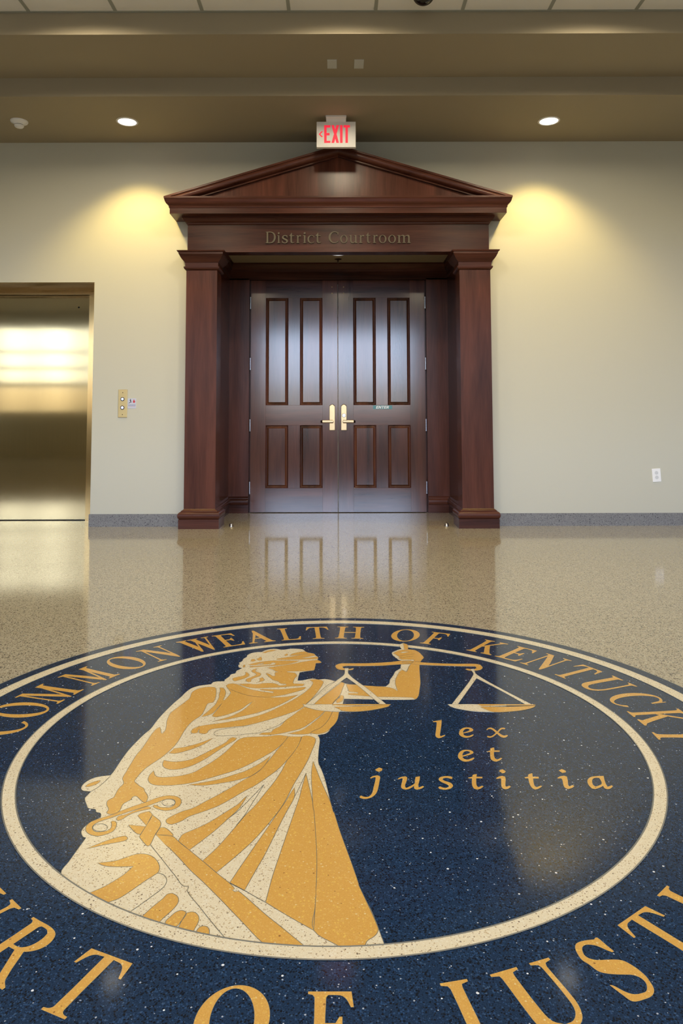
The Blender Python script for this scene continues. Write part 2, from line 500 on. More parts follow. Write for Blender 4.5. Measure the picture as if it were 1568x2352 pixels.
BASE_P = [(0.0, 0.084), (0.030, 0.084), (0.036, 0.087), (0.043, 0.095), (0.047, 0.106), (0.048, 0.116), (0.046, 0.127), (0.040, 0.138), (0.030, 0.146), (0.022, 0.148), (0.022, 0.154), (0.014, 0.160), (0.004, 0.166), (0.0, 0.170)]
CAP_P = [(0.0, 2.316), (0.008, 2.320), (0.017, 2.330), (0.021, 2.338), (0.021, 2.349), (0.009, 2.351), (0.010, 2.386), (0.015, 2.389), (0.017, 2.396), (0.026, 2.404), (0.038, 2.418), (0.049, 2.436), (0.056, 2.452), (0.060, 2.455), (0.060, 2.472), (0.070, 2.475), (0.076, 2.487), (0.0, 2.487)]
for s in (-1, 1):
    x0, x1 = sorted((PX + s * SH_IN, PX + s * SH_OUT))
    wy = WALL_Y - 0.0005; jx = PX + s * 1.147
    plan = [(PX + s * SH_OUT, wy), (PX + s * SH_OUT, SH_F), (PX + s * SH_IN, SH_F), (PX + s * SH_IN, SH_B), (jx, SH_B), (jx, wy)]
    path = plan[:5] if s < 0 else plan[:5][::-1]
    col = MB().loft([[(x, y, 0) for x, y in plan], [(x, y, 2.4865) for x, y in plan]]).build('column', WV, ds)
    MB().sweep(path, [(0.0, 0.0), (0.039, 0.0), (0.039, 0.082), (0.036, 0.085), (0.0, 0.085)]).build('plinth', WH, col)
    MB().sweep(path, BASE_P).build('base_moulding', WH, col, smooth=40)
    MB().sweep(path, CAP_P).build('capital', WH, col, smooth=40)
    # panelled side of the recess with its own skirting and crown
    jamb = MB().box(jx, PX + s * 1.164, SH_B, 0.03, 0, 2.609).build('jamb_panel', WV, ds)
    jp = [(jx, 0.0), (jx, SH_B)] if s < 0 else [(jx, SH_B), (jx, 0.0)]
    jp = jp[::-1]
    MB().sweep(jp, [(0, 0), (0.012, 0), (0.012, 0.084)] + [(o * 0.62 + 0.002, z) for o, z in BASE_P[1:-1]] + [(0, 0.170)]).build('base_moulding', WH, jamb, smooth=40)
    MB().sweep(jp, [(0, 2.45)] + [(o * 0.62, 2.45 + (z - 2.316) * 0.92) for o, z in CAP_P[1:-1]] + [(0.047, 2.609), (0, 2.609)]).build('crown_moulding', WH, jamb, smooth=40)
    # side panel of the door wall
    sp = MB().box(s * 0.9295, jx, -0.016, 0.058, 0, 2.45).build('side_panel', WV, ds)
    xa, xb = sorted((s * 0.933, jx))
    MB().sweep([(xa, -0.016), (xb, -0.016)], [(0, 0), (0.012, 0), (0.012, 0.084)] + [(o * 0.62 + 0.002, z) for o, z in BASE_P[1:-1]] + [(0, 0.170)]).build('base_moulding', WH, sp, smooth=40)

hd = MB().box(PX - 1.147, PX + 1.147, -0.016, 0.058, 2.436, 2.609).build('head_casing', WH, ds)
MB().sweep([(PX - 1.147, -0.016), (PX + 1.147, -0.016)], [(0, 2.520), (0.008, 2.522), (0.010, 2.545), (0.022, 2.556), (0.036, 2.578), (0.042, 2.590), (0.047, 2.594), (0.047, 2.609), (0, 2.609)]).build('crown_moulding', WH, hd, smooth=40)

FR = 1.371
WF = WALL_Y - 0.0005
MB().box(PX - FR, PX + FR, SH_F, WF, 2.484, 2.812).build('frieze', WH, ds)
fp = [(PX - FR, WF), (PX - FR, SH_F), (PX + FR, SH_F), (PX + FR, WF)]
MB().sweep(fp, [(0, 2.736), (0.006, 2.738), (0.010, 2.744), (0.010, 2.752), (0.016, 2.755), (0.026, 2.765), (0.036, 2.778), (0.041, 2.788), (0.046, 2.790), (0.046, 2.803), (0, 2.803)]).build('bed_moulding', WH, ds, smooth=40)
CX_, CY_ = 1.505, -1.210
MB().box(PX - CX_, PX + CX_, CY_, WF, 2.802, 2.947).build('cornice', WH, ds)
cp = [(PX - CX_, WF), (PX - CX_, CY_), (PX + CX_, CY_), (PX + CX_, WF)]
CROWN = [(0.0, 2.851), (0.005, 2.853), (0.007, 2.858), (0.007, 2.863), (0.004, 2.865), (0.009, 2.872), (0.011, 2.877), (0.016, 2.880), (0.027, 2.888), (0.034, 2.899), (0.039, 2.914), (0.042, 2.928), (0.045, 2.931), (0.045, 2.947)]
MB().sweep(cp, CROWN + [(0.0, 2.947)]).build('crown_moulding', WH, ds, smooth=40)
for s in (-1, 1):
    MB().box(s * 0.880, s * 0.929, 0.047, 0.0585, 0, 2.45).build('door_rebate', WV, ds)
MB().box(-0.880, 0.880, 0.047, 0.0585, 2.40, 2.45).build('door_rebate', WH, ds)
# pediment
SLOPE, ZB, XB = 0.298, 2.947, 1.550
ZA = ZB + SLOPE * XB
TY = -1.175
t = MB()
tri = [(PX - XB + 0.27, ZB), (PX + XB - 0.27, ZB), (PX, ZA - 0.075)]
t.loft([[(x, TY, z) for x, z in tri], [(x, WF, z) for x, z in tri]])
t.build('tympanum', WV, ds)
RAKE = [(-1.255, 0.0), (-1.255, 0.017), (-1.248, 0.020), (-1.252, 0.030), (-1.252, 0.042), (-1.247, 0.055), (-1.237, 0.066), (-1.223, 0.073), (-1.206, 0.076), (-1.206, 0.088), (TY + 0.01, 0.088), (WF, 0.088), (WF, 0.0)]
for s in (-1, 1):
    r0 = [(PX, y, ZA - v) for y, v in RAKE]
    r1 = [(PX + s * (XB - v / SLOPE), y, ZB) for y, v in RAKE]
    MB().loft([r0, r1]).build('raking_cornice', WH, ds, smooth=40)

# ------------------------------------------------------------------ double door
def box_part(name, mat, parent, x0, x1, z0, z1, y0=0.0, y1=0.045):
    return MB().box(x0, x1, y0, y1, z0, z1).build(name, mat, parent, bevel=0.0008)

HZ = (2.192, 1.548, 0.905, 0.258)
def leaf(s, label):
    lf = thing('door_leaf', (PX - 0.009 + s * 0.0035, 0, 0.006), label, 'door')
    lf['kind'] = 'thing'
    X = lambda a: s * a
    for a, b2 in ((0.0035, 0.162), (0.757, 0.913)): box_part('stile', WDV, lf, X(a), X(b2), 0.006, 2.432)
    for z0, z1 in ((0.006, 0.254), (0.905, 1.114), (2.246, 2.432)): box_part('rail', WDH, lf, X(0.162), X(0.757), z0, z1)
    for z0, z1 in ((0.254, 0.905), (1.114, 2.246)): box_part('mullion', WDV, lf, X(0.398), X(0.521), z0, z1)
    for z0, z1 in ((0.254, 0.905), (1.114, 2.246)):
        for a, b2 in ((0.162, 0.398), (0.521, 0.757)):
            xa, xb = sorted((X(a), X(b2)))
            p = MB(); rings = []
            for i, y in ((0, 0.0), (0.002, 0.001), (0.009, 0.008), (0.011, 0.012), (0.014, 0.013), (0.016, 0.0125), (0.031, 0.0035), (0.0325, 0.001)):
                rings.append([(xa + i, y, z0 + i), (xb - i, y, z0 + i), (xb - i, y, z1 - i), (xa + i, y, z1 - i)])
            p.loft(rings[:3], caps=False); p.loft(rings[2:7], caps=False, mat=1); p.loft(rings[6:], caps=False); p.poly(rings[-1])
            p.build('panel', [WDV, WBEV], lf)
    for z in HZ:
        h = MB(); n = 5; L = 0.128 / n
        for k in range(n):
            h.lathe([(0.0, k * L), (0.0075, k * L + 0.0008), (0.0075, (k + 1) * L - 0.0025), (0.005, (k + 1) * L - 0.0022), (0.005, (k + 1) * L)], (X(0.9185), -0.006, z - 0.064), n=14)
        h.build('hinge', STEEL, lf, smooth=40)
    for z in (2.361, 2.295):
        MB().lathe([(0.0, -0.003), (0.005, -0.003), (0.0075, -0.001), (0.0075, 0.002)], (X(0.061), 0, z), 'y', 16).build('bolt', POLBRASS, lf, smooth=40)
    # escutcheon with a gabled top
    xc = X(0.061); hw = 0.031
    out = [(xc - hw, 0.850), (xc + hw, 0.850), (xc + hw, 1.100), (xc + hw * 0.88, 1.111), (xc + hw * 0.5, 1.118), (xc, 1.127), (xc - hw * 0.5, 1.118), (xc - hw * 0.88, 1.111), (xc - hw, 1.100)]
    e0 = [(x, 0.0, z) for x, z in out]
    ctr = Vector((xc, 0, 0.985))
    e1 = [(x, -0.006, z) for x, z in out]
    e2 = [(x + (0.004 if x < xc - 0.001 else -0.004 if x > xc + 0.001 else 0), -0.010, z + (0.004 if z < 0.9 else -0.005)) for x, z in out]
    pl = MB().loft([e0, e1, e2]).build('handle_plate', POLBRASS, lf)
    # lever: rose, neck, straight grip with a dark returned end
    lv = MB().lathe([(0.0, 0.0), (0.017, 0.0), (0.017, -0.006), (0.010, -0.010), (0.0095, -0.045), (0.0, -0.047)], (X(0.064), -0.009, 0.942), 'y', 20)
    sec = [(-0.052, 0.927), (-0.060, 0.930), (-0.063, 0.942), (-0.060, 0.955), (-0.052, 0.958), (-0.044, 0.955), (-0.041, 0.942), (-0.044, 0.930)]
    lv.loft([[(X(a), y, z) for y, z in sec] for a in (0.052, 0.162)])
    lv.build('lever', POLBRASS, lf, smooth=40)
    MB().loft([[(X(a), y * k + -0.050 * (1 - k) + dy, 0.942 + (z - 0.942) * k) for y, z in sec] for a, k, dy in ((0.162, 0.92, 0.0), (0.172, 0.86, 0.006), (0.181, 0.72, 0.016))]).build('lever_end', DARKBRASS, lf, smooth=50)
    return lf, X

lleaf, XL = leaf(-1, 'left leaf of the dark panelled double door, its brass handle plate without a lock')
rleaf, XR = leaf(1, 'right leaf of the dark panelled double door, with a round lock above its lever')
lk = MB().lathe([(0.0, 0.0), (0.0205, 0.0), (0.0205, -0.008), (0.017, -0.012), (0.0165, -0.012), (0.0, -0.012)], (XR(0.061), -0.010, 1.006), 'y', 28).build('lock_cylinder', STEEL, rleaf, smooth=40)
lk['label'] = 'silver lock cylinder'
MB().box(XR(0.061) - 0.0016, XR(0.061) + 0.0016, -0.0235, -0.0215, 1.000, 1.012).build('keyhole', DARKP, lk)

# ENTER sticker on the right leaf
st = thing('door_sticker', (0.466, -0.001, 1.09), 'small teal ENTER sticker on the middle rail of the right door leaf', 'sticker')
SX0, SX1, SZ0, SZ1 = 0.366, 0.566, 1.071, 1.110
MB().box(SX0, SX1, -0.0016, -0.0002, SZ0, SZ1).build('backing', TEAL, st)
ENT = {'E': [[(0, 0), (58, 0), (58, 20), (24, 20), (24, 40), (52, 40), (52, 60), (24, 60), (24, 80), (58, 80), (58, 100), (0, 100)]],
       'N': [[(0, 0), (22, 0), (22, 62), (52, 0), (74, 0), (74, 100), (52, 100), (52, 38), (22, 100), (0, 100)]],
       'T': [[(22, 0), (46, 0), (46, 80), (68, 80), (68, 100), (0, 100), (0, 80), (22, 80)]],
       'R': [[(0, 0), (24, 0), (24, 38), (30, 38), (48, 0), (74, 0), (52, 42), (64, 52), (68, 70), (62, 90), (46, 100), (0, 100)]]}
RH = [[(24, 56), (38, 56), (44, 62), (44, 76), (38, 82), (24, 82)]]
x = 0.396
for ch in 'ENTER':
    L = MB(); sc = 0.000285
    L.flat(ENT[ch][0], RH if ch == 'R' else [], lambda u, v: (x + (u + 0.22 * v) * sc * 1.28, -0.0022, SZ0 + 0.0055 + v * sc), FRONT, 0.0008)
    L.build('letter', WHITEI, st)
    x += (max(q[0] for q in ENT[ch][0]) + 9) * sc * 1.28

# ------------------------------------------------------------------ lettering on the frieze
def arc(cx, cy, rx, ry, a0, a1, n, rot=0.0):
    o = []
    for i in range(n + 1):
        t = rad(a0 + (a1 - a0) * i / n); u, v = rx * math.cos(t), ry * math.sin(t)
        o.append((cx + u * math.cos(rot) - v * math.sin(rot), cy + u * math.sin(rot) + v * math.cos(rot)))
    return o

def stem(x0, x1, y0=0, y1=100, bl=9, br=9, tl=9, tr=9, t=3.5, k=6):
    p = []
    p += [(x0 - bl, y0), (x1 + br, y0), (x1 + br, y0 + t)] if br else [(x0 - bl, y0), (x1, y0)]
    if br: p += [(x1 + br * 0.35, y0 + t + 1.2), (x1, y0 + t + k)]
    if tr: p += [(x1, y1 - t - k), (x1 + tr * 0.35, y1 - t - 1.2), (x1 + tr, y1 - t), (x1 + tr, y1)]
    else: p += [(x1, y1)]
    p += [(x0 - tl, y1)]
    if tl: p += [(x0 - tl, y1 - t), (x0 - tl * 0.35, y1 - t - 1.2), (x0, y1 - t - k)]
    if bl: p += [(x0, y0 + t + k), (x0 - bl * 0.35, y0 + t + 1.2), (x0 - bl, y0 + t)]
    return (p, [])

ARM_T = [(15, 100), (58, 100), (60.5, 77), (57, 77), (51, 89), (43, 94.5), (15, 94.5)]
ARM_M = [(18, 48.5), (37, 48.5), (42, 40), (45.5, 40), (45.5, 63), (42, 63), (37, 54), (18, 54)]
ARM_B = [(15, 0), (61, 0), (66, 25), (62.5, 25), (55, 10), (45, 5.5), (15, 5.5)]
def bar(pts): return (pts, [])
G_O = [(arc(37, 50, 37, 51.5, 0, 350, 35), [arc(37, 50, 22.5, 46.5, 0, 350, 35, 0.17)])]
G_C = [(arc(37, 50, 37, 51.5, 52, 318, 28) + arc(39.5, 50, 24, 47, 316, 54, 26) + [(56, 77), (58, 68), (62, 68), (62.5, 98), (60, 98)], [])]
GLYPH = {
    'I': [stem(9, 24)], 'H': [stem(9, 24), stem(56, 71), bar([(22, 48), (58, 48), (58, 53.5), (22, 53.5)])],
    'L': [stem(9, 24), bar(ARM_B)], 'E': [stem(9, 24), bar(ARM_T), bar(ARM_M), bar(ARM_B)],
    'F': [stem(9, 24), bar(ARM_T), bar(ARM_M)],
    'T': [bar([(3, 100), (71, 100), (75, 73), (71.5, 73), (64, 89), (55, 94.5), (19, 94.5), (10, 89), (2.5, 73), (-1, 73)]), stem(29.5, 44.5, 0, 96, 11, 11, 0, 0)],
    'N': [stem(10, 15.5, 0, 96, 10, 10, 0, 0), bar([(-2, 100), (22, 100), (66, 24), (66, -2), (62, -2), (12, 90), (6, 95), (-2, 96.5)]), stem(62, 67.5, 10, 100, 0, 0, 10, 10)],
    'M': [stem(9.5, 15, 0, 96, 9, 9, 0, 0), bar([(0, 100), (24, 100), (47, 24), (42, 0), (15, 92), (8, 95), (0, 96.5)]), bar([(41.5, 0), (46, 0), (72, 93), (68, 100)]), stem(64, 79, 0, 100, 9, 9, 0, 9)],
    'W': [bar([(-3, 100), (29, 100), (29, 96.5), (21.5, 94), (38, 24), (32.5, -2), (28, -2), (5.5, 92), (-3, 96.5)]), bar([(28, -2), (32.5, -2), (54, 94), (50, 97)]),
          bar([(32, 100), (64, 100), (64, 96.5), (56.5, 94), (72, 24), (67, -2), (62.5, -2), (40, 93), (32, 96.5)]), bar([(62.5, -2), (67, -2), (90.5, 94), (99, 96.5), (99, 100), (76, 100), (76, 96.5), (85, 94)])],
    'A': [bar([(-2, 0), (23, 0), (23, 3.5), (14, 6), (36, 76), (34, 96), (9.5, 8), (-2, 3.5)]), bar([(31.5, 102), (37, 102), (67, 8), (75, 3.5), (75, 0), (42, 0), (42, 3.5), (50, 7), (29.5, 78)]), bar([(19, 33), (46, 33), (44, 38.5), (21, 38.5)])],
    'K': [stem(9, 24), bar([(22, 45), (27, 47), (60, 86), (68, 94), (78, 96.5), (78, 100), (50, 100), (50, 96.5), (56, 94), (52, 86), (22, 50)]), bar([(29, 52), (40, 61), (70, 10), (81, 3.5), (81, 0), (47, 0), (47, 3.5), (54, 7)])],
    'U': [bar([(-1, 100), (33, 100), (33, 96.5), (25, 94), (24, 88), (24, 32), (27, 15), (37, 6.5), (48, 8), (57, 18), (60, 34), (60, 88), (58, 94), (50, 96.5), (50, 100), (76, 100), (76, 96.5), (68, 94), (66, 88), (66, 32), (61, 12), (51, 1), (36, -2), (21, 2), (11, 13), (9, 30), (9, 88), (8, 94), (-1, 96.5)])],
    'Y': [stem(29, 44, 0, 48, 10, 10, 0, 0), bar([(-3, 100), (29, 100), (29, 96.5), (20, 94), (44, 50), (44, 40), (29, 40), (29, 46), (4, 93), (-3, 96.5)]), bar([(36, 44), (43, 42), (68, 92), (77, 96.5), (77, 100), (52, 100), (52, 96.5), (61, 93)])],
    'R': [stem(9, 24), bar([(15, 100), (40, 100), (56, 95), (64, 82), (63, 68), (54, 56), (42, 50), (30, 48), (15, 48)]), bar([(33, 52), (48, 54), (72, 12), (84, 4), (84, 0), (66, 0)])],
    'J': [bar([(0, 100), (35, 100), (35, 96.5), (26, 94), (25, 88), (25, 22), (22, 2), (13, -12), (-2, -20), (-8, -18), (-6, -12), (4, -6), (10, 6), (10, 22), (10, 88), (8, 94), (0, 96.5)])],
    'O': G_O, 'C': G_C,
}
GLYPH['R'][1] = (GLYPH['R'][1][0], [[(24, 94.5), (38, 94.5), (46, 90), (49, 79), (47, 65), (40, 56), (32, 53.5), (24, 53.5)]])
LOWER = {
    'D': [stem(9, 22, 0, 100, 8, 0, 8, 0), (bar([(15, 100), (42, 100), (62, 93), (76, 75), (80, 50), (75, 25), (61, 7), (40, 0), (15, 0)])[0], [[(22, 94), (40, 94), (55, 86), (64, 70), (66, 50), (62, 29), (51, 12), (38, 6), (22, 6)]])],
    'C': [(arc(38, 50, 38, 51.5, 48, 318, 28) + arc(40, 50, 27, 45.5, 316, 50, 26) + [(58, 80), (60, 70), (64, 70), (66, 96), (62, 95)], [])],
    'i': [stem(11, 23, 0, 68, 8, 8, 9, 0, 3.5, 4), (arc(17, 87, 8.5, 8.5, 0, 340, 17), [])],
    'r': [stem(10, 22, 0, 68, 8, 10, 9, 0, 3.5, 4), bar([(20, 44), (26, 55), (34, 60.5), (41, 56), (47, 59), (46, 68), (38, 71), (29, 66), (20, 54)])],
    't': [bar([(11, 62), (11, 15), (15, 4), (26, -1.5), (42, 4), (42, 9), (32, 7), (25, 9), (23, 18), (23, 62), (41, 62), (41, 68), (23, 68), (23, 90), (18, 89), (11, 76), (2, 68), (2, 62)])],
    'c': [(arc(33, 34, 33, 36, 48, 318, 24) + arc(36, 34, 23, 31, 316, 50, 22) + [(50, 50), (57, 52), (57, 63)], [])],
    'o': [(arc(34, 34, 34, 36, 0, 350, 28), [arc(34, 34, 21, 31, 0, 350, 28)])],
    'u': [bar([(0, 68), (21, 68), (21, 24), (24, 10), (34, 5.5), (46, 10), (54, 17), (54, 60), (45, 64.5), (45, 68), (66, 68), (66, 6), (75, 3.5), (75, 0), (54, 0), (54, 9), (44, 1), (30, -2), (15, 3), (9, 16), (9, 60), (0, 64.5)])],
    'm': [stem(11, 23, 0, 68, 8, 8, 9, 0, 3.5, 4), stem(49, 61, 0, 52, 8, 8, 0, 0, 3.5, 4), stem(87, 99, 0, 52, 8, 8, 0, 0, 3.5, 4),
          bar([(22, 52), (34, 60), (44, 61), (49, 52), (49, 46), (61, 46), (61, 54), (57, 66), (48, 70), (36, 67), (22, 58)]), bar([(60, 52), (72, 60), (82, 61), (87, 52), (87, 46), (99, 46), (99, 54), (95, 66), (86, 70), (74, 67), (60, 58)])],
    's': [bar([(46, 66), (46, 48), (42, 48), (38, 58), (28, 64), (18, 61), (15, 53), (20, 45), (34, 38), (46, 30), (51, 18), (46, 5), (32, -2), (18, -1), (5, 3), (3, 21), (7, 21), (13, 9), (26, 4), (36, 8), (38, 16), (32, 24), (18, 31), (7, 39), (3, 51), (9, 64), (24, 70), (36, 69)])],
}
fl = thing('frieze_lettering', (0.0, SH_F, 2.563), 'raised pewter letters reading District Courtroom on the wooden frieze', 'sign')
LT = [('D', -0.653, -0.561), ('i', -0.547, -0.521), ('s', -0.504, -0.449), ('t', -0.437, -0.392), ('r', -0.374, -0.331), ('i', -0.314, -0.283), ('c', -0.272, -0.211), ('t', -0.199, -0.151),
      ('C', -0.080, 0.010), ('o', 0.025, 0.092), ('u', 0.107, 0.181), ('r', 0.195, 0.243), ('t', 0.260, 0.301), ('r', 0.320, 0.365), ('o', 0.376, 0.445), ('o', 0.461, 0.531), ('m', 0.543, 0.665)]
for ch, xa, xb in LT:
    comps = LOWER[ch]
    us = [q[0] for c, h in comps for q in c]; u0, u1 = min(us), max(us)
    L = MB()
    for i, (c, hs) in enumerate(comps):
        L.flat(smooth_loop(c, sub=3, corner=40), [smooth_loop(h, sub=3, corner=40) for h in hs], lambda u, v: (xa + (u - u0) / (u1 - u0) * (xb - xa), SH_F - 0.0150 - 0.00004 * i, 2.563 + v * 0.00105), FRONT, 0.0145)
    L.build('letter', PEWTER, fl, fix=False)

# ------------------------------------------------------------------ lift
el = thing('elevator', (-2.9, -0.52, 0), 'brushed brass elevator door and frame set into the wall at the left', 'elevator')
MB().box(-3.50, -2.300, -0.520, -0.49, 0.008, ELZ - 0.02).build('door_panel', BRASS, el)
hf = MB().box(EL0 + 0.001, EL1 - 0.001, WALL_Y + 0.004, -0.56, ELZ - 0.006, ELZ - 0.001)
hf.box(EL0 + 0.001, EL1 - 0.001, -0.575, -0.535, 2.188, ELZ - 0.001)
hf.build('header', BRASSF, el)
for x0, x1 in ((-2.420, EL1 - 0.001), (EL0 + 0.001, -3.44)):
    j = MB().box(x0, x1, -0.575, -0.535, 0, 2.19)
    if x1 == EL1 - 0.001: j.box(EL1 - 0.006, EL1 - 0.001, WALL_Y + 0.003, -0.575, 0, 2.235)
    else: j.box(EL0 + 0.001, EL0 + 0.006, WALL_Y + 0.003, -0.575, 0, 2.235)
    j.build('jamb', BRASSF, el)
MB().box(EL0 + 0.001, EL1 - 0.001, -0.53, -0.31, 0.0002, 0.004).build('sill', DARKP, el)
MB().lathe([(0.0, -0.0012), (0.0085, -0.0012), (0.0085, 0.001)], (-2.542, -0.520, 2.068), 'y', 20).build('key_hole', DARKGAP, el)

cpl = thing('call_plate', (-1.968, WALL_Y, 0.985), 'brass elevator call plate with two round lit buttons', 'call buttons')
MB().box(-2.009, -1.926, WALL_Y - 0.007, WALL_Y, 0.985, 1.241).build('plate', plain('call_brass', (0.56, 0.42, 0.19), 0.42, 0.7), cpl, bevel=0.003)
for z in (1.153, 1.075):
    bz = MB().lathe([(0.0, 0.0), (0.0185, 0.0), (0.0185, -0.004), (0.0165, -0.006), (0.013, -0.006), (0.012, -0.003), (0.0, -0.003)], (-1.969, WALL_Y - 0.0065, z), 'y', 28).build('button', DARKBRASS, cpl, smooth=40)
    MB().lathe([(0.0, 0.0), (0.0125, 0.0), (0.0120, -0.0035), (0.010, -0.0048), (0.0, -0.005)], (-1.969, WALL_Y - 0.0095, z), 'y', 24).build('button_face', BUTTON, bz, smooth=40)
for z in (1.212, 1.012):
    MB().lathe([(0.0, -0.0012), (0.0030, -0.0010), (0.0042, 0.0)], (-1.968, WALL_Y - 0.007, z), 'y', 14).build('screw', DARKBRASS, cpl, smooth=40)

fs = thing('fire_notice', (-1.883, WALL_Y, 1.07), 'small pale sticker with stair figure and red flame beside the call plate', 'sticker')
MB().box(-1.922, -1.846, WALL_Y - 0.0018, WALL_Y, 1.068, 1.160).build('backing', PALEST, fs)
P2 = lambda u, v: (-1.922 + u * 0.00076, WALL_Y - 0.0023, 1.068 + v * 0.00092)
fg = MB()
for c in ([(10, 48), (22, 54), (36, 60), (50, 62), (50, 66), (36, 66), (22, 60), (10, 52)], [(26, 84), (32, 90), (38, 84), (42, 76), (38, 78), (38, 70), (34, 62), (28, 62), (30, 72), (24, 78), (22, 74)], arc(32, 92, 4, 3.6, 0, 330, 11)):
    fg.flat(c, [], P2, FRONT, 0.0004)
fg.build('figure', INKD, fs)
MB().flat(smooth_loop([(74, 94), (80, 80), (88, 70), (86, 60), (76, 54), (66, 58), (62, 68), (68, 80)], corner=60), [], P2, FRONT, 0.0004).build('flame', INKR, fs)
MB().flat([(6, 28), (94, 28), (94, 38), (6, 38)], [], P2, FRONT, 0.0004).build('caption_band', INKB, fs)
MB().flat([(8, 16), (92, 16), (92, 22), (8, 22)], [], P2, FRONT, 0.0004).build('caption_band', INKP, fs)

# wall outlet, hung slightly askew
OC = Vector((2.893, WALL_Y, 0.451))
ol = thing('wall_outlet', tuple(OC), 'white double power outlet low on the wall at the right', 'outlet')
OB = [(OC.x - 0.0385, OC.x + 0.0385, OC.z - 0.060, OC.z + 0.060)]
MB().box(OC.x - 0.0385, OC.x + 0.0385, WALL_Y - 0.006, WALL_Y, OC.z - 0.060, OC.z + 0.060).build('plate', WHITEP, ol, bevel=0.0025)
for dz in (0.0215, -0.0195):
    fc = MB().lathe([(0.0, 0.0), (0.0165, 0.0), (0.0165, -0.0015), (0.0, -0.0018)], (OC.x, WALL_Y - 0.0055, OC.z + dz), 'y', 24).build('socket', plain('socket_face', (0.66, 0.67, 0.70), 0.4), ol, smooth=40)
    sl = MB()
    for dx in (-0.0062, 0.0062): sl.box(OC.x + dx - 0.0013, OC.x + dx + 0.0013, WALL_Y - 0.0078, WALL_Y - 0.007, OC.z + dz - 0.007, OC.z + dz + 0.001)
    sl.lathe([(0.0, 0.0), (0.0028, 0.0), (0.0028, -0.0006)], (OC.x, WALL_Y - 0.0073, OC.z + dz + 0.0075), 'y', 12)
    sl.build('slots', GREYP, fc)
ol.rotation_euler = (0, rad(-3.0), 0)

# ------------------------------------------------------------------ ceiling fittings
def can(loc, r, label, group, lit=LAMP):
    c = thing('downlight', loc, label, 'ceiling light', group)
    MB().lathe([(r * 0.80, 0.0), (r, 0.0), (r, -0.004), (r * 0.95, -0.007), (r * 0.84, -0.006), (r * 0.81, 0.0)], loc, 'z', 40).build('trim_ring', WHITEP, c, smooth=40)
    MB().lathe([(0.0, -0.0012), (r * 0.82, -0.0012), (r * 0.82, -0.0002), (0.0, -0.0002)], loc, 'z', 40).build('lens', lit, c, smooth=40)
    return c
can((-1.829, -1.415, Z_LOW), 0.094, 'recessed round downlight in the low soffit beside the smoke detector', 'downlights over the wall')
can((1.846, -1.408, Z_LOW), 0.094, 'recessed round downlight in the low soffit to the right of the EXIT sign', 'downlights over the wall')
can((0.005, -0.45, 2.61), 0.070, 'small round downlight in the recess ceiling above the doors', None, LAMP_DIM)

sm = thing('smoke_detector', (-2.763, -1.430, Z_LOW), 'white round smoke detector on the low soffit at the left', 'smoke detector')
c0 = (-2.763, -1.430, Z_LOW)
MB().lathe([(0.0, 0.0), (0.073, 0.0), (0.073, -0.006), (0.068, -0.014), (0.052, -0.022), (0.042, -0.030), (0.040, -0.034), (0.0, -0.034)], c0, 'z', 40).build('base', WHITEP, sm, smooth=40)
MB().lathe([(0.0, -0.033), (0.036, -0.033), (0.036, -0.039), (0.0, -0.039)], c0, 'z', 40).build('vent_ring', DARKP, sm, smooth=40)
MB().lathe([(0.0, -0.038), (0.040, -0.038), (0.039, -0.046), (0.032, -0.056), (0.016, -0.061), (0.0, -0.061)], c0, 'z', 40).build('cap', WHITEP, sm, smooth=40)

for xa, xb, lab in ((-0.074, 0.000, 'small grey plate on the upper soffit, the left of the pair'), (0.134, 0.208, 'small grey plate on the upper soffit, the right of the pair')):
    pl = thing('soffit_plate', ((xa + xb) / 2, -2.127, Z_MID), lab, 'cover plate', 'cover plates on the soffit')
    MB().box(xa, xb, -2.193, -2.060, Z_MID - 0.007, Z_MID).build('plate', GREYP, pl, bevel=0.002)
    for dy in (-0.042, 0.042): MB().lathe([(0.0, -0.0012), (0.003, -0.001), (0.004, 0.0)], ((xa + xb) / 2, -2.127 + dy, Z_MID - 0.007), 'z', 10).build('screw', GREYP, pl)

dc = thing('dome_camera', (0.594, -2.80, Z_TILE), 'black dome camera under the tiled ceiling', 'camera')
c0 = (0.594, -2.80, Z_TILE)
MB().lathe([(0.0, -0.005), (0.084, -0.005), (0.084, -0.016), (0.078, -0.022), (0.0, -0.022)], c0, 'z', 40).build('collar', plain('bronze_collar', (0.10, 0.065, 0.03), 0.35, 0.5), dc, smooth=40)
MB().lathe([(0.0, -0.020)] + [(0.076 * math.cos(rad(a)), -0.022 - 0.070 * math.sin(rad(a))) for a in range(0, 91, 6)], c0, 'z', 40).build('dome', BLACKP, dc, smooth=60)

sk = thing('sprinkler', (0.004, -0.22, 2.61), 'dark sprinkler head in the recess ceiling above the doors', 'sprinkler')
c0 = (0.004, -0.22, 2.61)
MB().lathe([(0.0, 0.0), (0.038, 0.0), (0.038, -0.002), (0.028, -0.006), (0.010, -0.008), (0.0, -0.008)], c0, 'z', 28).build('escutcheon', DARKBRASS, sk, smooth=40)
MB().lathe([(0.0, -0.006), (0.006, -0.006), (0.006, -0.026), (0.003, -0.030), (0.003, -0.038), (0.013, -0.038), (0.013, -0.040), (0.0, -0.040)], c0, 'z', 20).build('deflector', DARKBRASS, sk, smooth=40)

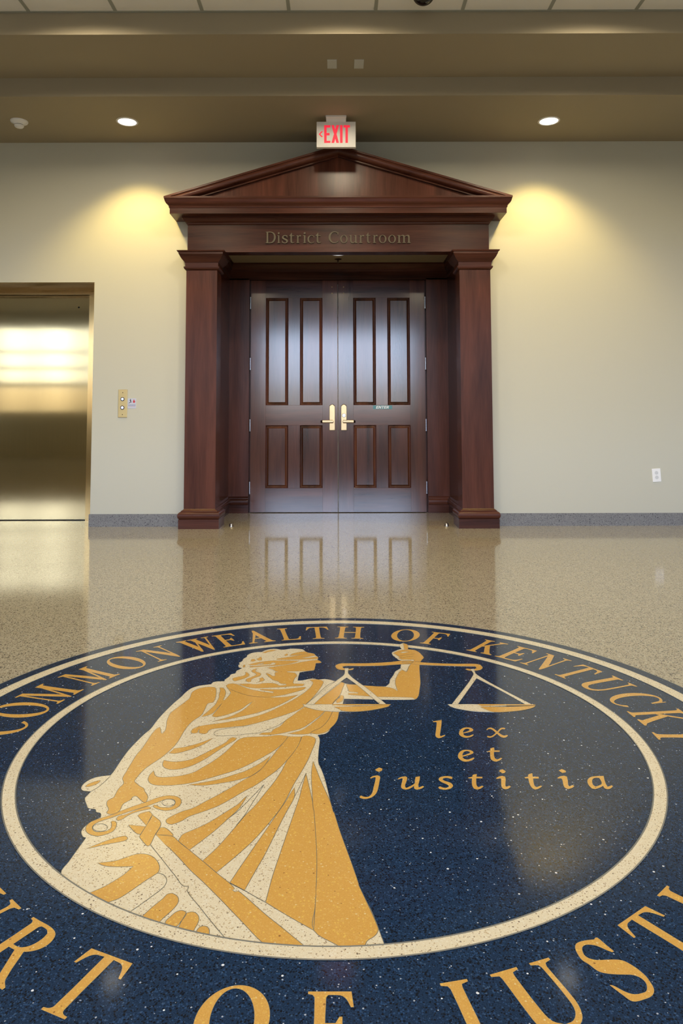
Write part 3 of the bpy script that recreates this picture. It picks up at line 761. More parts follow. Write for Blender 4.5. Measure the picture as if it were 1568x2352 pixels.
# EXIT sign hung from the soffit
ex = thing('exit_sign', (-0.009, -1.485, Z_LOW), 'lit red EXIT sign with left arrow, hanging above the pediment', 'exit sign')
MB().box(-0.176, 0.159, -1.505, -1.466, 3.290, 3.514).build('housing', SIGNP, ex, bevel=0.002)
cn = MB(); cn.loft([[(-0.097, -1.535, Z_LOW), (0.079, -1.535, Z_LOW), (0.079, -1.436, Z_LOW), (-0.097, -1.436, Z_LOW)], [(-0.097, -1.535, 3.545), (0.079, -1.535, 3.545), (0.079, -1.436, 3.545), (-0.097, -1.436, 3.545)], [(-0.092, -1.520, 3.532), (0.074, -1.520, 3.532), (0.074, -1.450, 3.532), (-0.092, -1.450, 3.532)], [(-0.092, -1.512, 3.513), (0.074, -1.512, 3.513), (0.074, -1.458, 3.513), (-0.092, -1.458, 3.513)]])
cn.build('canopy', SIGNP, ex)
def SG(u, v): return (-0.176 + (u - 340) * 0.335 / 828, -1.5062, 3.514 - (v - 365) * 0.224 / 540)
for nm, polys in (('letter', [[(500, 440), (632, 440), (632, 490), (552, 490), (552, 605), (615, 605), (615, 655), (552, 655), (552, 770), (632, 770), (632, 815), (500, 815)]]),
                  ('letter', [[(655, 440), (710, 440), (735, 535), (760, 440), (815, 440), (763, 628), (814, 815), (757, 815), (735, 725), (712, 815), (655, 815), (707, 628)]]),
                  ('letter', [[(838, 440), (890, 440), (890, 815), (838, 815)]]),
                  ('letter', [[(912, 440), (1045, 440), (1045, 490), (1003, 490), (1003, 815), (952, 815), (952, 490), (912, 490)]]),
                  ('arrow', [[(385, 630), (440, 570), (475, 570), (420, 630), (475, 690), (440, 690)]])):
    L = MB()
    for q in polys: L.flat(q, [], SG, FRONT, 0.001)
    L.build(nm, RED, ex)

# floor stops in the recess mouth
for sx, lab in ((-0.966, 'small steel door stop on the floor inside the left column'), (0.981, 'small steel door stop on the floor inside the right column')):
    dp = thing('door_stop', (sx, -0.947, 0), lab, 'door stop', 'door stops in the recess')
    c0 = (sx, -0.947, 0)
    MB().lathe([(0.0, 0.0), (0.021, 0.0), (0.021, 0.004), (0.017, 0.008), (0.017, 0.020), (0.012, 0.026), (0.0, 0.027)], c0, 'z', 20).build('dome', STEEL, dp, smooth=50)
    MB().box(sx - 0.019, sx - 0.012, -0.957, -0.937, 0.006, 0.022).build('bumper', DARKBRASS, dp) if sx < 0 else MB().box(sx + 0.012, sx + 0.019, -0.957, -0.937, 0.006, 0.022).build('bumper', DARKBRASS, dp)

# ------------------------------------------------------------------ seal inlaid in the floor
SEAL = Vector((-0.0028, -5.2800, 0.0))
RI1, RI0, RO1, RO0, RB = 0.9203, 0.8881, 1.2465, 1.1994, 1.2921
seal = thing('floor_seal', tuple(SEAL), 'round blue, gold and cream terrazzo seal of a robed woman in the floor', 'floor emblem')

def at(z): return lambda x, y: (SEAL.x + x, SEAL.y + y, z)
def circ(r, n=180): return [(r * math.sin(2 * PI * i / n), r * math.cos(2 * PI * i / n)) for i in range(n)]

f = MB().flat(circ(RB), [], at(0.0004), UP, 0.004); f.ribbon(circ(RB), 0.004, at(0.0006), True, UP, 1)
f.build('field', [BLUE, STRIP], seal, fix=False)
for nm, r1, r0, sw in (('outer_ring', RO1, RO0, 0.0022), ('inner_ring', RI1, RI0, 0.0034)):
    q = MB().flat(circ(r1), [circ(r0)], at(0.0014), UP, 0.004)
    q.ribbon(circ(r1), sw, at(0.00155), True, UP, 1); q.ribbon(circ(r0), sw, at(0.00155), True, UP, 1)
    q.build(nm, [CREAM, STRIP], seal, fix=False)

FIGURE=[
('figure',0,[(-4091,4621),(-4042,4800),(-3976,4959),(-3948,5202),(-3807,5313),(-3792,5577),(-3707,5730),(-3621,5885),(-3753,5964),(-3808,6266),(-3760,6346),(-3825,6484),(-3729,6689),(-3713,6981),(-3615,7193),(-3616,7425),(-3491,7670),(-3278,7802),(-3066,7827),(-2957,8025),(-2743,8205),(-2513,8222),(-2331,8130),(-2157,8128),(-1904,8246),(-1642,8235),(-1406,8151),(-1310,7969),(-1186,7762),(-923,7610),(-829,7347),(-725,7158),(-727,6920),(-751,6812),(-671,6736),(-570,6530),(-636,6449),(-799,6417),(-796,6144),(-812,5986),(-812,5829),(-839,5613),(-1166,5501),(-1371,5389),(-1394,4966),(-1401,4535),(-1199,4569),(-975,4710),(-796,4731),(-674,4630),(-419,4686),(-213,4606),(-33,4464),(220,4371),(321,4273),(396,4183),(325,4244),(500,4160),(726,4124),(974,4055),(1420,3964),(1792,3935),(1937,4221),(1994,4606),(2152,5076),(2262,5487),(2476,5831),(2528,6186),(2592,6714),(2476,6815),(2440,6983),(2385,7068),(2355,7222),(2312,7291),(2292,7702),(2484,7969),(2687,8149),(3018,8138),(3267,8027),(3309,7874),(3409,7739),(3427,7518),(3473,7431),(3479,7232),(3523,7061),(3414,6792),(3341,6586),(3253,6142),(3153,5144),(3077,4284),(2991,3740),(2883,3092),(2778,2792),(2687,2713),(2068,2691),(1547,2712),(979,2752),(290,2793),(265,2518),(240,2279),(146,1673),(119,1664),(75,1114),(-12,745),(-139,438),(-200,189),(-304,32),(-450,-35),(-529,-64),(-476,-246),(-455,-482),(-467,-937),(-470,-1180),(-458,-1813),(-375,-2175),(-291,-2562),(-207,-3080),(-107,-3806),(-15,-4416),(88,-5016),(145,-5217),(292,-5932),(443,-6674),(520,-7087),(525,-7151),(586,-7386),(660,-7639),(748,-7908),(853,-8370),(901,-8612),(943,-8814),(952,-8908),(386,-8916),(-517,-8935),(-1293,-8840),(-1992,-8733),(-2476,-8604),(-3146,-8383),(-3262,-8286),(-3660,-8102),(-4431,-7693),(-4906,-7416),(-5368,-7074),(-5750,-6730),(-5734,-6327),(-5675,-5437),(-5754,-5404),(-5868,-5202),(-5876,-5031),(-5890,-5100),(-5853,-4941),(-5766,-4764),(-5634,-4614),(-5624,-4569),(-5686,-4406),(-5805,-4352),(-5873,-4226),(-6050,-4184),(-6140,-4049),(-6308,-3720),(-6302,-3585),(-6269,-3371),(-6389,-3360),(-6495,-3325),(-6578,-3219),(-6604,-3059),(-6565,-2859),(-6444,-2674),(-6254,-2573),(-6036,-2524),(-6018,-2313),(-6013,-1896),(-6001,-1419),(-5971,-941),(-5822,-6),(-5720,414),(-5675,1088),(-5599,1692),(-5533,2092),(-5449,2537),(-5338,2998),(-5264,3444),(-5143,3806),(-4959,4007),(-4730,4122),(-4516,4189),(-4475,4383),(-4362,4466),(-4073,4486)],[]),
('face',1,[(-2647,5918),(-2168,6136),(-1644,6390),(-1246,6632),(-839,6804),(-728,6795),(-657,6711),(-570,6530),(-636,6449),(-799,6425),(-796,6144),(-812,5986),(-812,5829),(-840,5636),(-1167,5539),(-1852,5497),(-1847,5429),(-1552,5337),(-1451,5040),(-1518,4785),(-1553,4325),(-1509,4221),(-1130,4198),(-1182,3993),(-1494,3982),(-1984,3869),(-2476,3818),(-2819,3780),(-3100,3855),(-3347,4026),(-3521,4198),(-3198,4230),(-2863,4173),(-2646,4262),(-2423,4295),(-2189,4225),(-2023,4039),(-1801,4085),(-1795,4181),(-2015,4258),(-2106,4433),(-2297,4575),(-2419,4790),(-2547,5046),(-2653,5321),(-2513,5231),(-2362,5008),(-2272,5022),(-2303,5364),(-2193,5469),(-2304,5530),(-2398,5684)],[]),
('blindfold',1,[(-3454,6256),(-3131,6521),(-2764,6683),(-2494,6739),(-1941,6736),(-1457,6716),(-1598,6536),(-1911,6311),(-2306,6169),(-2705,6092),(-3336,5962),(-3347,6096),(-3092,6174)],[]),
('hair_strand',2,[(-3403,6064),(-2981,6149),(-2553,6202),(-2399,6298),(-2382,6411),(-2473,6509),(-2554,6444),(-2525,6331),(-2725,6292),(-2885,6268),(-3098,6230),(-3256,6191)],[]),
('hair_strand',2,[(-3101,6254),(-3006,6374),(-2838,6462),(-2894,6349)],[]),
('blindfold',1,[(-2388,6956),(-2079,7098),(-1700,7292),(-1428,7481),(-1096,7655),(-922,7583),(-830,7365),(-1133,7194),(-1406,7060),(-1127,7058),(-811,7218),(-724,7132),(-733,6946),(-1037,6897),(-1948,6836),(-2367,6872)],[]),
('hair',1,[(-1886,7345),(-1802,7571),(-1586,7764),(-1306,7879),(-1186,7762),(-1110,7646),(-1429,7499),(-1705,7379)],[]),
('hair',1,[(-3052,7703),(-2837,7979),(-2673,8077),(-2456,8076),(-2629,7914),(-2820,7808),(-2893,7684)],[]),
('hair',1,[(-2115,7381),(-2045,7590),(-1973,7572),(-1973,7380),(-2068,7329)],[]),
('hair',1,[(-3398,6687),(-3370,6911),(-3276,6936),(-3188,6727),(-3309,6629)],[]),
('hair',1,[(-3193,6936),(-3109,7062),(-3056,7215),(-2984,7061),(-2963,6792),(-3076,6759)],[]),
('hair',1,[(-3605,6002),(-3615,6241),(-3549,6256),(-3535,6041),(-3562,5939)],[]),
('hair',1,[(-3812,4726),(-3777,4834),(-3624,4942),(-3457,5051),(-3403,5236),(-3446,5423),(-3372,5400),(-3255,5161),(-3266,4977),(-3393,4760),(-3574,4582),(-3690,4498),(-3761,4548)],[]),
('hair',1,[(-3222,5574),(-3150,5750),(-3025,5827),(-3067,5611),(-3010,5459),(-2866,5345),(-2814,5158),(-2877,4974),(-3037,4794),(-3110,4651),(-3110,4439),(-3190,4369),(-3301,4545),(-3286,4723),(-3175,4867),(-3041,5049),(-2997,5159),(-3045,5308),(-3164,5422)],[]),
('hair',1,[(-2871,4353),(-2787,4507),(-2836,4793),(-2768,4807),(-2727,4901),(-2686,4756),(-2607,4613),(-2694,4472)],[]),
('bodice',1,[(-3947,4029),(-3898,4200),(-3754,4247),(-3566,4163),(-3362,3958),(-3084,3722),(-2689,3502),(-2435,3410),(-2194,3318),(-2189,3447),(-2448,3540),(-2651,3607),(-2691,3700),(-1968,3669),(-1482,3786),(-1102,3885),(-1067,3824),(-1153,3645),(-1457,3385),(-1781,3162),(-2036,3037),(-2304,2951),(-2003,2924),(-1672,2991),(-1298,3173),(-1481,2865),(-1695,2530),(-1962,2162),(-2327,1800),(-2640,1548),(-2955,1362),(-3044,1319),(-3355,1147),(-3668,1025),(-3908,942),(-3679,1089),(-3383,1337),(-3137,1668),(-2959,2050),(-2822,2541),(-2984,2244),(-3124,1907),(-3416,1558),(-3657,1366),(-3865,1274),(-3980,1351),(-3970,1488),(-3906,1911),(-3835,2426),(-3917,1980),(-4009,1583),(-4175,1379),(-4319,1309),(-4251,1545),(-4138,1923),(-4045,2320),(-4031,2651),(-4023,2960),(-4064,3181),(-4082,3536),(-4153,3847),(-4029,3820),(-3925,3633),(-3850,3340),(-3836,2990),(-3844,2772),(-3822,2680),(-3782,2729),(-3727,2989),(-3684,3339),(-3780,3619)],[]),
('arm',1,[(-5049,3346),(-4997,3573),(-4863,3771),(-4640,3904),(-4443,3916),(-4305,3835),(-4217,3536),(-4157,3118),(-4131,2682),(-4146,2500),(-4295,2411),(-4321,2233),(-4320,1913),(-4337,1518),(-4372,1353),(-4537,950),(-4621,510),(-4654,61),(-4664,-370),(-4705,-739),(-4794,-1139),(-4920,-1524),(-5113,-1940),(-5225,-2238),(-5281,-2584),(-5296,-2845),(-5185,-2992),(-5077,-3118),(-4949,-3225),(-4879,-3383),(-4771,-3556),(-4722,-3692),(-4706,-3898),(-4771,-3914),(-4896,-3775),(-5026,-3623),(-5090,-3616),(-5123,-3657),(-5124,-3774),(-5245,-3955),(-5263,-4068),(-5254,-4298),(-5311,-4416),(-5429,-4468),(-5544,-4400),(-5543,-4243),(-5577,-4164),(-5658,-4019),(-5697,-3855),(-5668,-3772),(-5594,-3672),(-5599,-3485),(-5602,-3241),(-5553,-2954),(-5663,-2696),(-5670,-2275),(-5675,-1796),(-5668,-1335),(-5621,-965),(-5613,-780),(-5600,-365),(-5587,66),(-5542,388),(-5472,539),(-5395,362),(-5323,113),(-5269,64),(-5244,311),(-5284,615),(-5348,927),(-5383,1357),(-5380,1634),(-5265,2033),(-5102,2565),(-5023,2871)],[]),
('sash',1,[(-966,4575),(-866,4631),(-674,4644),(-465,4452),(-483,4119),(-583,3648),(-746,3037),(-896,2574),(-1000,2275),(-1052,2157),(-1210,1869),(-1510,1560),(-1931,1205),(-2447,835),(-2855,604),(-3051,569),(-3468,469),(-3820,380),(-3900,255),(-3910,107),(-3970,34),(-4128,83),(-4186,197),(-4185,356),(-4220,281),(-4212,133),(-4274,69),(-4387,85),(-4429,208),(-4401,382),(-4283,549),(-4046,676),(-3632,804),(-3219,981),(-2920,1102),(-2509,1387),(-2200,1675),(-1892,2074),(-1468,2668),(-1142,3261),(-966,3684),(-868,4019),(-838,4363)],[]),
('bodice',1,[(-2318,-22),(-2215,99),(-1964,137),(-1898,346),(-1723,573),(-1583,1015),(-1386,1393),(-1225,1727),(-1038,2099),(-824,1953),(-544,1808),(-348,1751),(-487,1389),(-697,985),(-902,620),(-1105,367),(-1394,194),(-1721,24),(-2031,-48)],[]),
('bodice',1,[(-1458,47),(-1303,110),(-1036,282),(-855,559),(-693,869),(-485,1306),(-336,1734),(-85,1693),(119,1664),(75,1114),(-12,745),(-139,438),(-243,199),(-410,52),(-578,4),(-717,53),(-915,-4),(-1190,-13)],[]),
('bodice',1,[(-722,2321),(-614,2633),(-294,3289),(215,4371),(308,4252),(243,3743),(156,3158),(24,2722),(-102,2300)],[]),
('sleeve',1,[(17,2550),(52,2732),(147,2918),(160,3106),(268,3074),(278,2855),(206,2549),(53,2417)],[]),
('raised_arm',1,[(387,4160),(500,4146),(725,4104),(974,4041),(1419,3950),(1789,3881),(2027,3746),(2184,3481),(2158,4151),(2190,4569),(2308,5075),(2450,5523),(2539,5638),(2631,5484),(2671,5431),(2755,5675),(2811,5986),(2914,6344),(3035,6465),(3106,6694),(3341,6586),(3253,6142),(3153,5144),(3077,4284),(2991,3740),(2883,3092),(2778,2792),(2714,2749),(2633,2892),(2087,2939),(1490,2961),(1132,3006),(438,3168),(439,3296),(779,3281),(781,3359),(466,3458),(425,3754),(386,4024)],[]),
('raised_hand',1,[(2328,7613),(2473,7834),(2675,8013),(2870,8103),(3017,8120),(3265,8009),(3409,7739),(3473,7431),(3523,7061),(3414,6792),(3340,6569),(3097,6612),(3085,6819),(2617,6839),(2494,7033),(2558,7135),(2463,7350),(2405,7507)],[]),
('hand_highlight',2,[(2628,7691),(2787,7814),(2993,7813),(2773,7655)],[]),
('scale_handle',5,[(2675,8708),(2858,8946),(3029,8706),(2992,8102),(2726,8104)],[]),
('scale_handle_gold',6,[(2858,8946),(3029,8706),(2992,8102),(2833,8103)],[]),
('scale_beam',3,[(-25,6042),(15,6225),(178,6385),(451,6399),(1270,6411),(2097,6536),(2590,6689),(2936,6712),(3297,6524),(3963,6390),(4770,6320),(5422,6316),(5620,6219),(5655,5902),(5537,5654),(5331,5548),(5069,5565),(4950,5704),(5025,5765),(5253,5702),(5407,5810),(5392,6013),(4991,6032),(4194,6100),(3262,6217),(2896,6304),(2348,6243),(1799,6134),(987,6092),(448,6111),(285,6040),(252,5962),(337,5805),(524,5765),(645,5842),(690,5803),(628,5672),(442,5627),(256,5651),(70,5729)],[]),
('scale_ring',4,[(3047,6530),(3031,6480),(2995,6435),(2942,6399),(2877,6376),(2807,6369),(2739,6377),(2679,6401),(2633,6437),(2605,6482),(2598,6533),(2614,6583),(2650,6629),(2703,6665),(2768,6688),(2838,6696),(2907,6688),(2968,6664),(3014,6627),(3042,6581)],[[(3020,6530),(3007,6495),(2976,6463),(2930,6439),(2873,6423),(2812,6418),(2752,6423),(2699,6440),(2657,6465),(2632,6497),(2626,6533),(2638,6568),(2669,6600),(2715,6625),(2772,6641),(2834,6647),(2894,6640),(2948,6624),(2989,6598),(3014,6566)]]),
('scale_ring',4,[(2864,6531),(2859,6514),(2849,6498),(2835,6485),(2817,6477),(2798,6475),(2780,6477),(2764,6486),(2752,6498),(2745,6514),(2743,6532),(2748,6550),(2758,6566),(2773,6578),(2790,6586),(2809,6589),(2827,6586),(2844,6578),(2856,6565),(2863,6549)],[]),
('cuff',4,[(2536,6226),(2922,6288),(2810,5970),(2679,5431),(2631,5484),(2539,5638),(2489,5831)],[]),
('scale_hanger',3,[(332,5844),(485,5843),(489,5159),(1158,3651),(1699,2313),(1489,2302),(1225,2943),(774,4056),(402,4830),(195,4427),(-295,3385),(-733,2303),(-989,2304),(-323,3792),(72,4617),(311,5160)],[]),
('scale_pan',3,[(-1107,2317),(-977,2287),(-511,2302),(-67,2300),(404,2320),(1699,2313),(1804,2301),(1331,2185),(401,2102),(169,1758),(374,1695),(146,1713),(-268,1733),(-613,1826),(-895,1999),(-1040,2146)],[]),
('scale_pan_gold',4,[(-106,2310),(871,2317),(1862,2301),(1827,2241),(1333,2220),(402,2190),(-98,2222)],[]),
('scale_pan_gold',4,[(-50,2087),(633,2124),(1378,2197),(1843,2265),(1768,2124),(1551,1980),(1083,1782),(624,1699),(283,1729),(100,1901)],[]),
('scale_hanger',3,[(5147,5703),(5289,5748),(5287,5098),(5937,3562),(6575,2273),(6380,2239),(5790,3563),(5202,4734),(4103,2262),(3894,2263),(5152,5099)],[]),
('scale_pan',3,[(3762,2288),(4736,2283),(5705,2136),(4860,2082),(5178,1623),(4512,1705),(4046,1913),(3843,2087)],[]),
('scale_pan_gold',4,[(4752,2294),(6717,2261),(6623,2190),(5713,2172),(4869,2129)],[]),
('scale_pan_gold',4,[(4811,2071),(5689,2066),(6637,2155),(6712,2225),(6605,2039),(6275,1833),(5831,1699),(5180,1634),(4986,1794)],[]),
('robe_fold',1,[(-4761,-1239),(-4679,-941),(-4376,-844),(-4018,-596),(-3667,-247),(-3816,-574),(-4010,-846),(-4319,-1110),(-4566,-1262)],[]),
('robe_fold',1,[(-4808,-1663),(-4676,-1725),(-4473,-1759),(-4266,-1727),(-4019,-1603),(-3781,-1308),(-3539,-982),(-3243,-553),(-3176,-320),(-3089,-202),(-2965,-264),(-2978,-391),(-3177,-714),(-3412,-1136),(-3634,-1563),(-3863,-1892),(-4072,-2092),(-4314,-2210),(-4523,-2209),(-4680,-2109),(-4782,-1929)],[]),
('robe_fold',1,[(-4936,-2266),(-4840,-2517),(-4703,-2631),(-4372,-2614),(-4090,-2539),(-3826,-2368),(-3632,-2094),(-3409,-1730),(-3148,-1159),(-2941,-508),(-2825,-298),(-2670,-204),(-2334,-168),(-2021,-146),(-1713,-65),(-1412,-148),(-1494,-455),(-1569,-686),(-1732,-1044),(-1994,-1432),(-2251,-1765),(-2503,-2068),(-2743,-2294),(-3083,-2524),(-3416,-2748),(-3749,-2931),(-4091,-3039),(-4445,-3081),(-4706,-3054),(-4862,-2945),(-4962,-2761),(-4984,-2516)],[]),
('robe_fold',1,[(-3807,-3047),(-3390,-2889),(-3047,-2742),(-2712,-2506),(-2467,-2335),(-2218,-2049),(-2018,-1766),(-1824,-1390),(-1897,-1807),(-1981,-2109),(-2086,-2364),(-2247,-2593),(-2420,-2704),(-2663,-2844),(-3010,-2970),(-3357,-3070),(-3610,-3077)],[]),
('robe_fold',1,[(-1411,-163),(-1012,-174),(-1067,-688),(-1180,-1177),(-1343,-1686),(-1568,-2249),(-1859,-2744),(-2093,-3108),(-2329,-3383),(-2615,-3772),(-2907,-4115),(-3206,-4351),(-3500,-4566),(-3623,-4744),(-3756,-4858),(-3865,-4900),(-3968,-4839),(-4014,-4732),(-3994,-4649),(-3879,-4496),(-3695,-4318),(-3492,-4193),(-3213,-3853),(-2922,-3501),(-2626,-3098),(-2412,-2789),(-2279,-2638),(-2042,-2255),(-1938,-1970),(-1792,-1475),(-1671,-1044),(-1567,-708),(-1494,-455)],[]),
('robe_fold',1,[(-3516,-5587),(-3515,-5433),(-3482,-5307),(-3253,-5104),(-3005,-4860),(-2762,-4537),(-2581,-4277),(-2411,-4036),(-2300,-3774),(-2218,-3592),(-2267,-3890),(-2369,-4276),(-2541,-4665),(-2760,-5140),(-2977,-5533),(-3210,-5921)],[]),
('robe_fold',1,[(-1002,-165),(-869,-108),(-698,-176),(-588,-319),(-589,-598),(-663,-1092),(-742,-1605),(-853,-2134),(-991,-2710),(-1093,-3148),(-1198,-3702),(-1343,-4287),(-1451,-4596),(-1606,-5023),(-1834,-5576),(-2132,-6140),(-2471,-6722),(-2838,-6317),(-2605,-5829),(-2299,-4968),(-2158,-4539),(-1956,-4055),(-1781,-3496),(-1643,-3074),(-1532,-2671),(-1435,-2250),(-1370,-1850),(-1335,-1665),(-1180,-1177),(-1067,-688)],[]),
('robe_fold',1,[(-1036,-3184),(-1014,-3685),(-1153,-4319),(-1299,-5011),(-1501,-6050),(-1650,-6668),(-1804,-7318),(-2140,-7071),(-1988,-6524),(-1732,-5641),(-1518,-4918),(-1414,-4542),(-1339,-4293),(-1219,-3884),(-1138,-3549)],[]),
('robe_fold',1,[(-773,-2427),(-683,-3006),(-587,-3602),(-550,-3870),(-510,-4258),(-497,-4284),(-442,-5009),(-376,-5992),(-351,-6700),(-350,-7373),(-344,-7358),(-350,-7833),(-353,-8461),(-713,-8185),(-1054,-7908),(-1336,-7671),(-1319,-7432),(-1272,-6837),(-1179,-6051),(-1049,-5007),(-929,-4053),(-883,-3669),(-852,-3255),(-804,-2748)],[]),
('robe_fold',1,[(-610,-1731),(-530,-2095),(-358,-2861),(-181,-3570),(-97,-3905),(-15,-4416),(-6,-4361),(145,-5217),(292,-5932),(443,-6674),(520,-7087),(525,-7151),(660,-7639),(852,-8381),(846,-8492),(778,-8612),(634,-8740),(592,-8855),(537,-8917),(176,-8916),(100,-8854),(-353,-8461),(-350,-7833),(-344,-7358),(-350,-7373),(-351,-6700),(-376,-5992),(-442,-5009),(-497,-4284),(-510,-4258),(-539,-3936),(-560,-3602),(-614,-2786),(-629,-2253)],[]),
('sword_blade',1,[(-4100,-5326),(-3734,-5370),(-3509,-5607),(-3525,-5587),(-3210,-5921),(-2837,-6323),(-2471,-6728),(-2146,-7066),(-2008,-7247),(-2006,-7236),(-2043,-7302),(-1994,-7348),(-1915,-7328),(-1715,-7545),(-1301,-8021),(-950,-8388),(-668,-8690),(-521,-8852),(-472,-8935),(-1090,-8903),(-1285,-8773),(-1762,-8182),(-2284,-7531),(-2694,-7035),(-3032,-6650),(-3404,-6172),(-3790,-5705),(-3674,-5868)],[]),
('sword_hilt',1,[(-4748,-4526),(-4702,-4418),(-4524,-4325),(-4407,-4481),(-4426,-4946)],[]),
('sword_hilt',1,[(-4407,-4481),(-4104,-4844),(-4123,-5331),(-4132,-5718),(-4165,-5772),(-4208,-5749),(-4443,-5441),(-4464,-5372),(-4426,-4946)],[]),
('sword_hilt',1,[(-4861,-4915),(-4431,-4989),(-4455,-5316),(-4563,-5274),(-4729,-5089)],[]),
('sword_hilt',1,[(-4077,-5034),(-3979,-5034),(-3857,-5135),(-3699,-5333),(-3716,-5397),(-4111,-5318)],[]),
('scroll',1,[(-4696,-3885),(-4479,-3693),(-4324,-3609),(-4188,-3585),(-4039,-3620),(-3913,-3711),(-3836,-3861),(-3826,-4025),(-3893,-4185),(-4010,-4274),(-4141,-4295),(-4289,-4248),(-4428,-4168),(-4492,-4087),(-4479,-4039),(-4405,-4055),(-4299,-4136),(-4175,-4153),(-4057,-4147),(-3988,-4073),(-3970,-3959),(-3997,-3844),(-4055,-3778),(-4149,-3754),(-4281,-3787),(-4425,-3909),(-4638,-4087),(-4899,-4261),(-5054,-4370),(-5220,-4494),(-5407,-4645),(-5515,-4720),(-5630,-4824),(-5681,-4941),(-5662,-5057),(-5578,-5172),(-5467,-5215),(-5347,-5187),(-5264,-5145),(-5230,-5044),(-5265,-4884),(-5309,-4795),(-5282,-4751),(-5198,-4781),(-5137,-4914),(-5119,-5088),(-5160,-5216),(-5274,-5314),(-5414,-5375),(-5569,-5341),(-5715,-5242),(-5805,-5100),(-5832,-4955),(-5800,-4809),(-5680,-4675),(-5515,-4569),(-5311,-4416),(-5250,-4339),(-4978,-4102),(-4764,-3940)],[]),
('scroll',1,[(-5223,-4646),(-5205,-4540),(-5031,-4448),(-4890,-4293),(-4707,-4151),(-4617,-4103),(-4527,-4151),(-4527,-4215),(-4673,-4278),(-4893,-4402),(-5004,-4540),(-5068,-4662),(-5145,-4736),(-5196,-4706)],[]),
('scroll',1,[(-6512,-3113),(-6477,-3005),(-6344,-2860),(-6236,-2797),(-6206,-2842),(-6246,-2988),(-6355,-3096),(-6448,-3142)],[]),
('robe_fold',1,[(-5517,-5862),(-5317,-5682),(-5091,-5505),(-4878,-5390),(-4787,-5374),(-4715,-5457),(-4729,-5539),(-4816,-5597),(-5123,-5699),(-5368,-5809)],[]),
('foot',1,[(-5090,-6388),(-4744,-6315),(-4544,-6197),(-4392,-6091),(-4217,-6061),(-4017,-6123),(-3847,-6288),(-3732,-6494),(-3698,-6666),(-3721,-6750),(-3920,-7024),(-4157,-7392),(-4304,-7569),(-4430,-7644),(-4522,-7718),(-4923,-7416),(-4907,-7364),(-4722,-7209),(-4524,-6968),(-4394,-6762),(-4292,-6507),(-4502,-6521),(-4771,-6514),(-4944,-6476)],[]),
('toe',1,[(-3665,-8055),(-3545,-7806),(-3395,-7547),(-3342,-7420),(-3248,-7390),(-3149,-7459),(-3081,-7573),(-3073,-7721),(-3143,-7915),(-3244,-8103),(-3305,-8241),(-3524,-8195)],[]),
('toe',1,[(-3187,-8213),(-3124,-8075),(-3054,-7957),(-2969,-7903),(-2892,-7922),(-2842,-7981),(-2849,-8087),(-2898,-8225),(-2926,-8316),(-3008,-8372),(-3152,-8360)],[]),
('toe',1,[(-2842,-7981),(-2765,-7946),(-2682,-7958),(-2601,-8041),(-2559,-8157),(-2567,-8294),(-2611,-8505),(-2775,-8505),(-2909,-8405),(-2885,-8214)],[]),
('toe',1,[(-2551,-8495),(-2518,-8384),(-2448,-8340),(-2366,-8362),(-2310,-8451),(-2285,-8615),(-2412,-8615)],[])]
FIGURE_LINES=[
[(-3729,3659),(-3323,3298),(-2979,3074),(-2630,2965),(-2303,2938)],
[(-97,1693),(-171,1278),(-296,799),(-462,440),(-731,142),(-736,-15)],
[(-2585,628),(-3146,477),(-3553,328),(-3678,180),(-3691,33),(-3590,-89),(-3272,-100),(-2858,-54),(-2776,4),(-2361,75),(-2070,346),(-1812,599),(-1581,989)],
[(-991,2334),(-654,3163),(-282,4084),(17,4463)],
[(-1854,-3055),(-2042,-3546),(-2241,-4054),(-2366,-4353),(-2573,-4719)],
[(-1854,-3055),(-1941,-3495),(-2068,-4061),(-2152,-4471),(-2232,-4738),(-2301,-4951)],
[(-773,-2427),(-868,-2951),(-1014,-3685)],
[(-4132,-5718),(-3778,-6199),(-3378,-6751),(-3279,-6886),(-3091,-7152),(-2960,-7181),(-2947,-7351),(-2636,-7778),(-2311,-8227),(-1990,-8648)],
[(-2138,-7063),(-1795,-7315),(-1553,-7508),(-1336,-7671)],
[(-3710,-6744),(-3579,-6792),(-3476,-6931),(-3449,-7079),(-3487,-7238),(-3642,-7496),(-3794,-7732),(-3934,-7932)],
[(-6024,-2562),(-6074,-2842),(-6155,-3150),(-6267,-3378)],
[(-3978,-3927),(-3974,-3977),(-3987,-4023),(-4016,-4058),(-4056,-4081),(-4105,-4089),(-4157,-4081),(-4208,-4058),(-4253,-4022),(-4288,-3976),(-4308,-3926),(-4312,-3875),(-4300,-3829),(-4272,-3792),(-4232,-3769),(-4182,-3761),(-4129,-3769),(-4077,-3793),(-4032,-3830),(-3998,-3876),(-3978,-3927)],
[(-5317,-5030),(-5309,-5079),(-5319,-5123),(-5346,-5157),(-5386,-5179),(-5436,-5187),(-5491,-5179),(-5546,-5156),(-5595,-5122),(-5634,-5078),(-5659,-5029),(-5668,-4979),(-5658,-4935),(-5632,-4899),(-5592,-4876),(-5541,-4869),(-5485,-4877),(-5429,-4900),(-5380,-4936),(-5341,-4980),(-5317,-5030)],
[(2513,7264),(2776,7374),(3010,7460),(3186,7520)],
[(2550,7033),(2838,7133),(3126,7217)],
[(-106,2310),(-54,2550),(147,3011)],
[(2857,8926),(2835,8121)]]
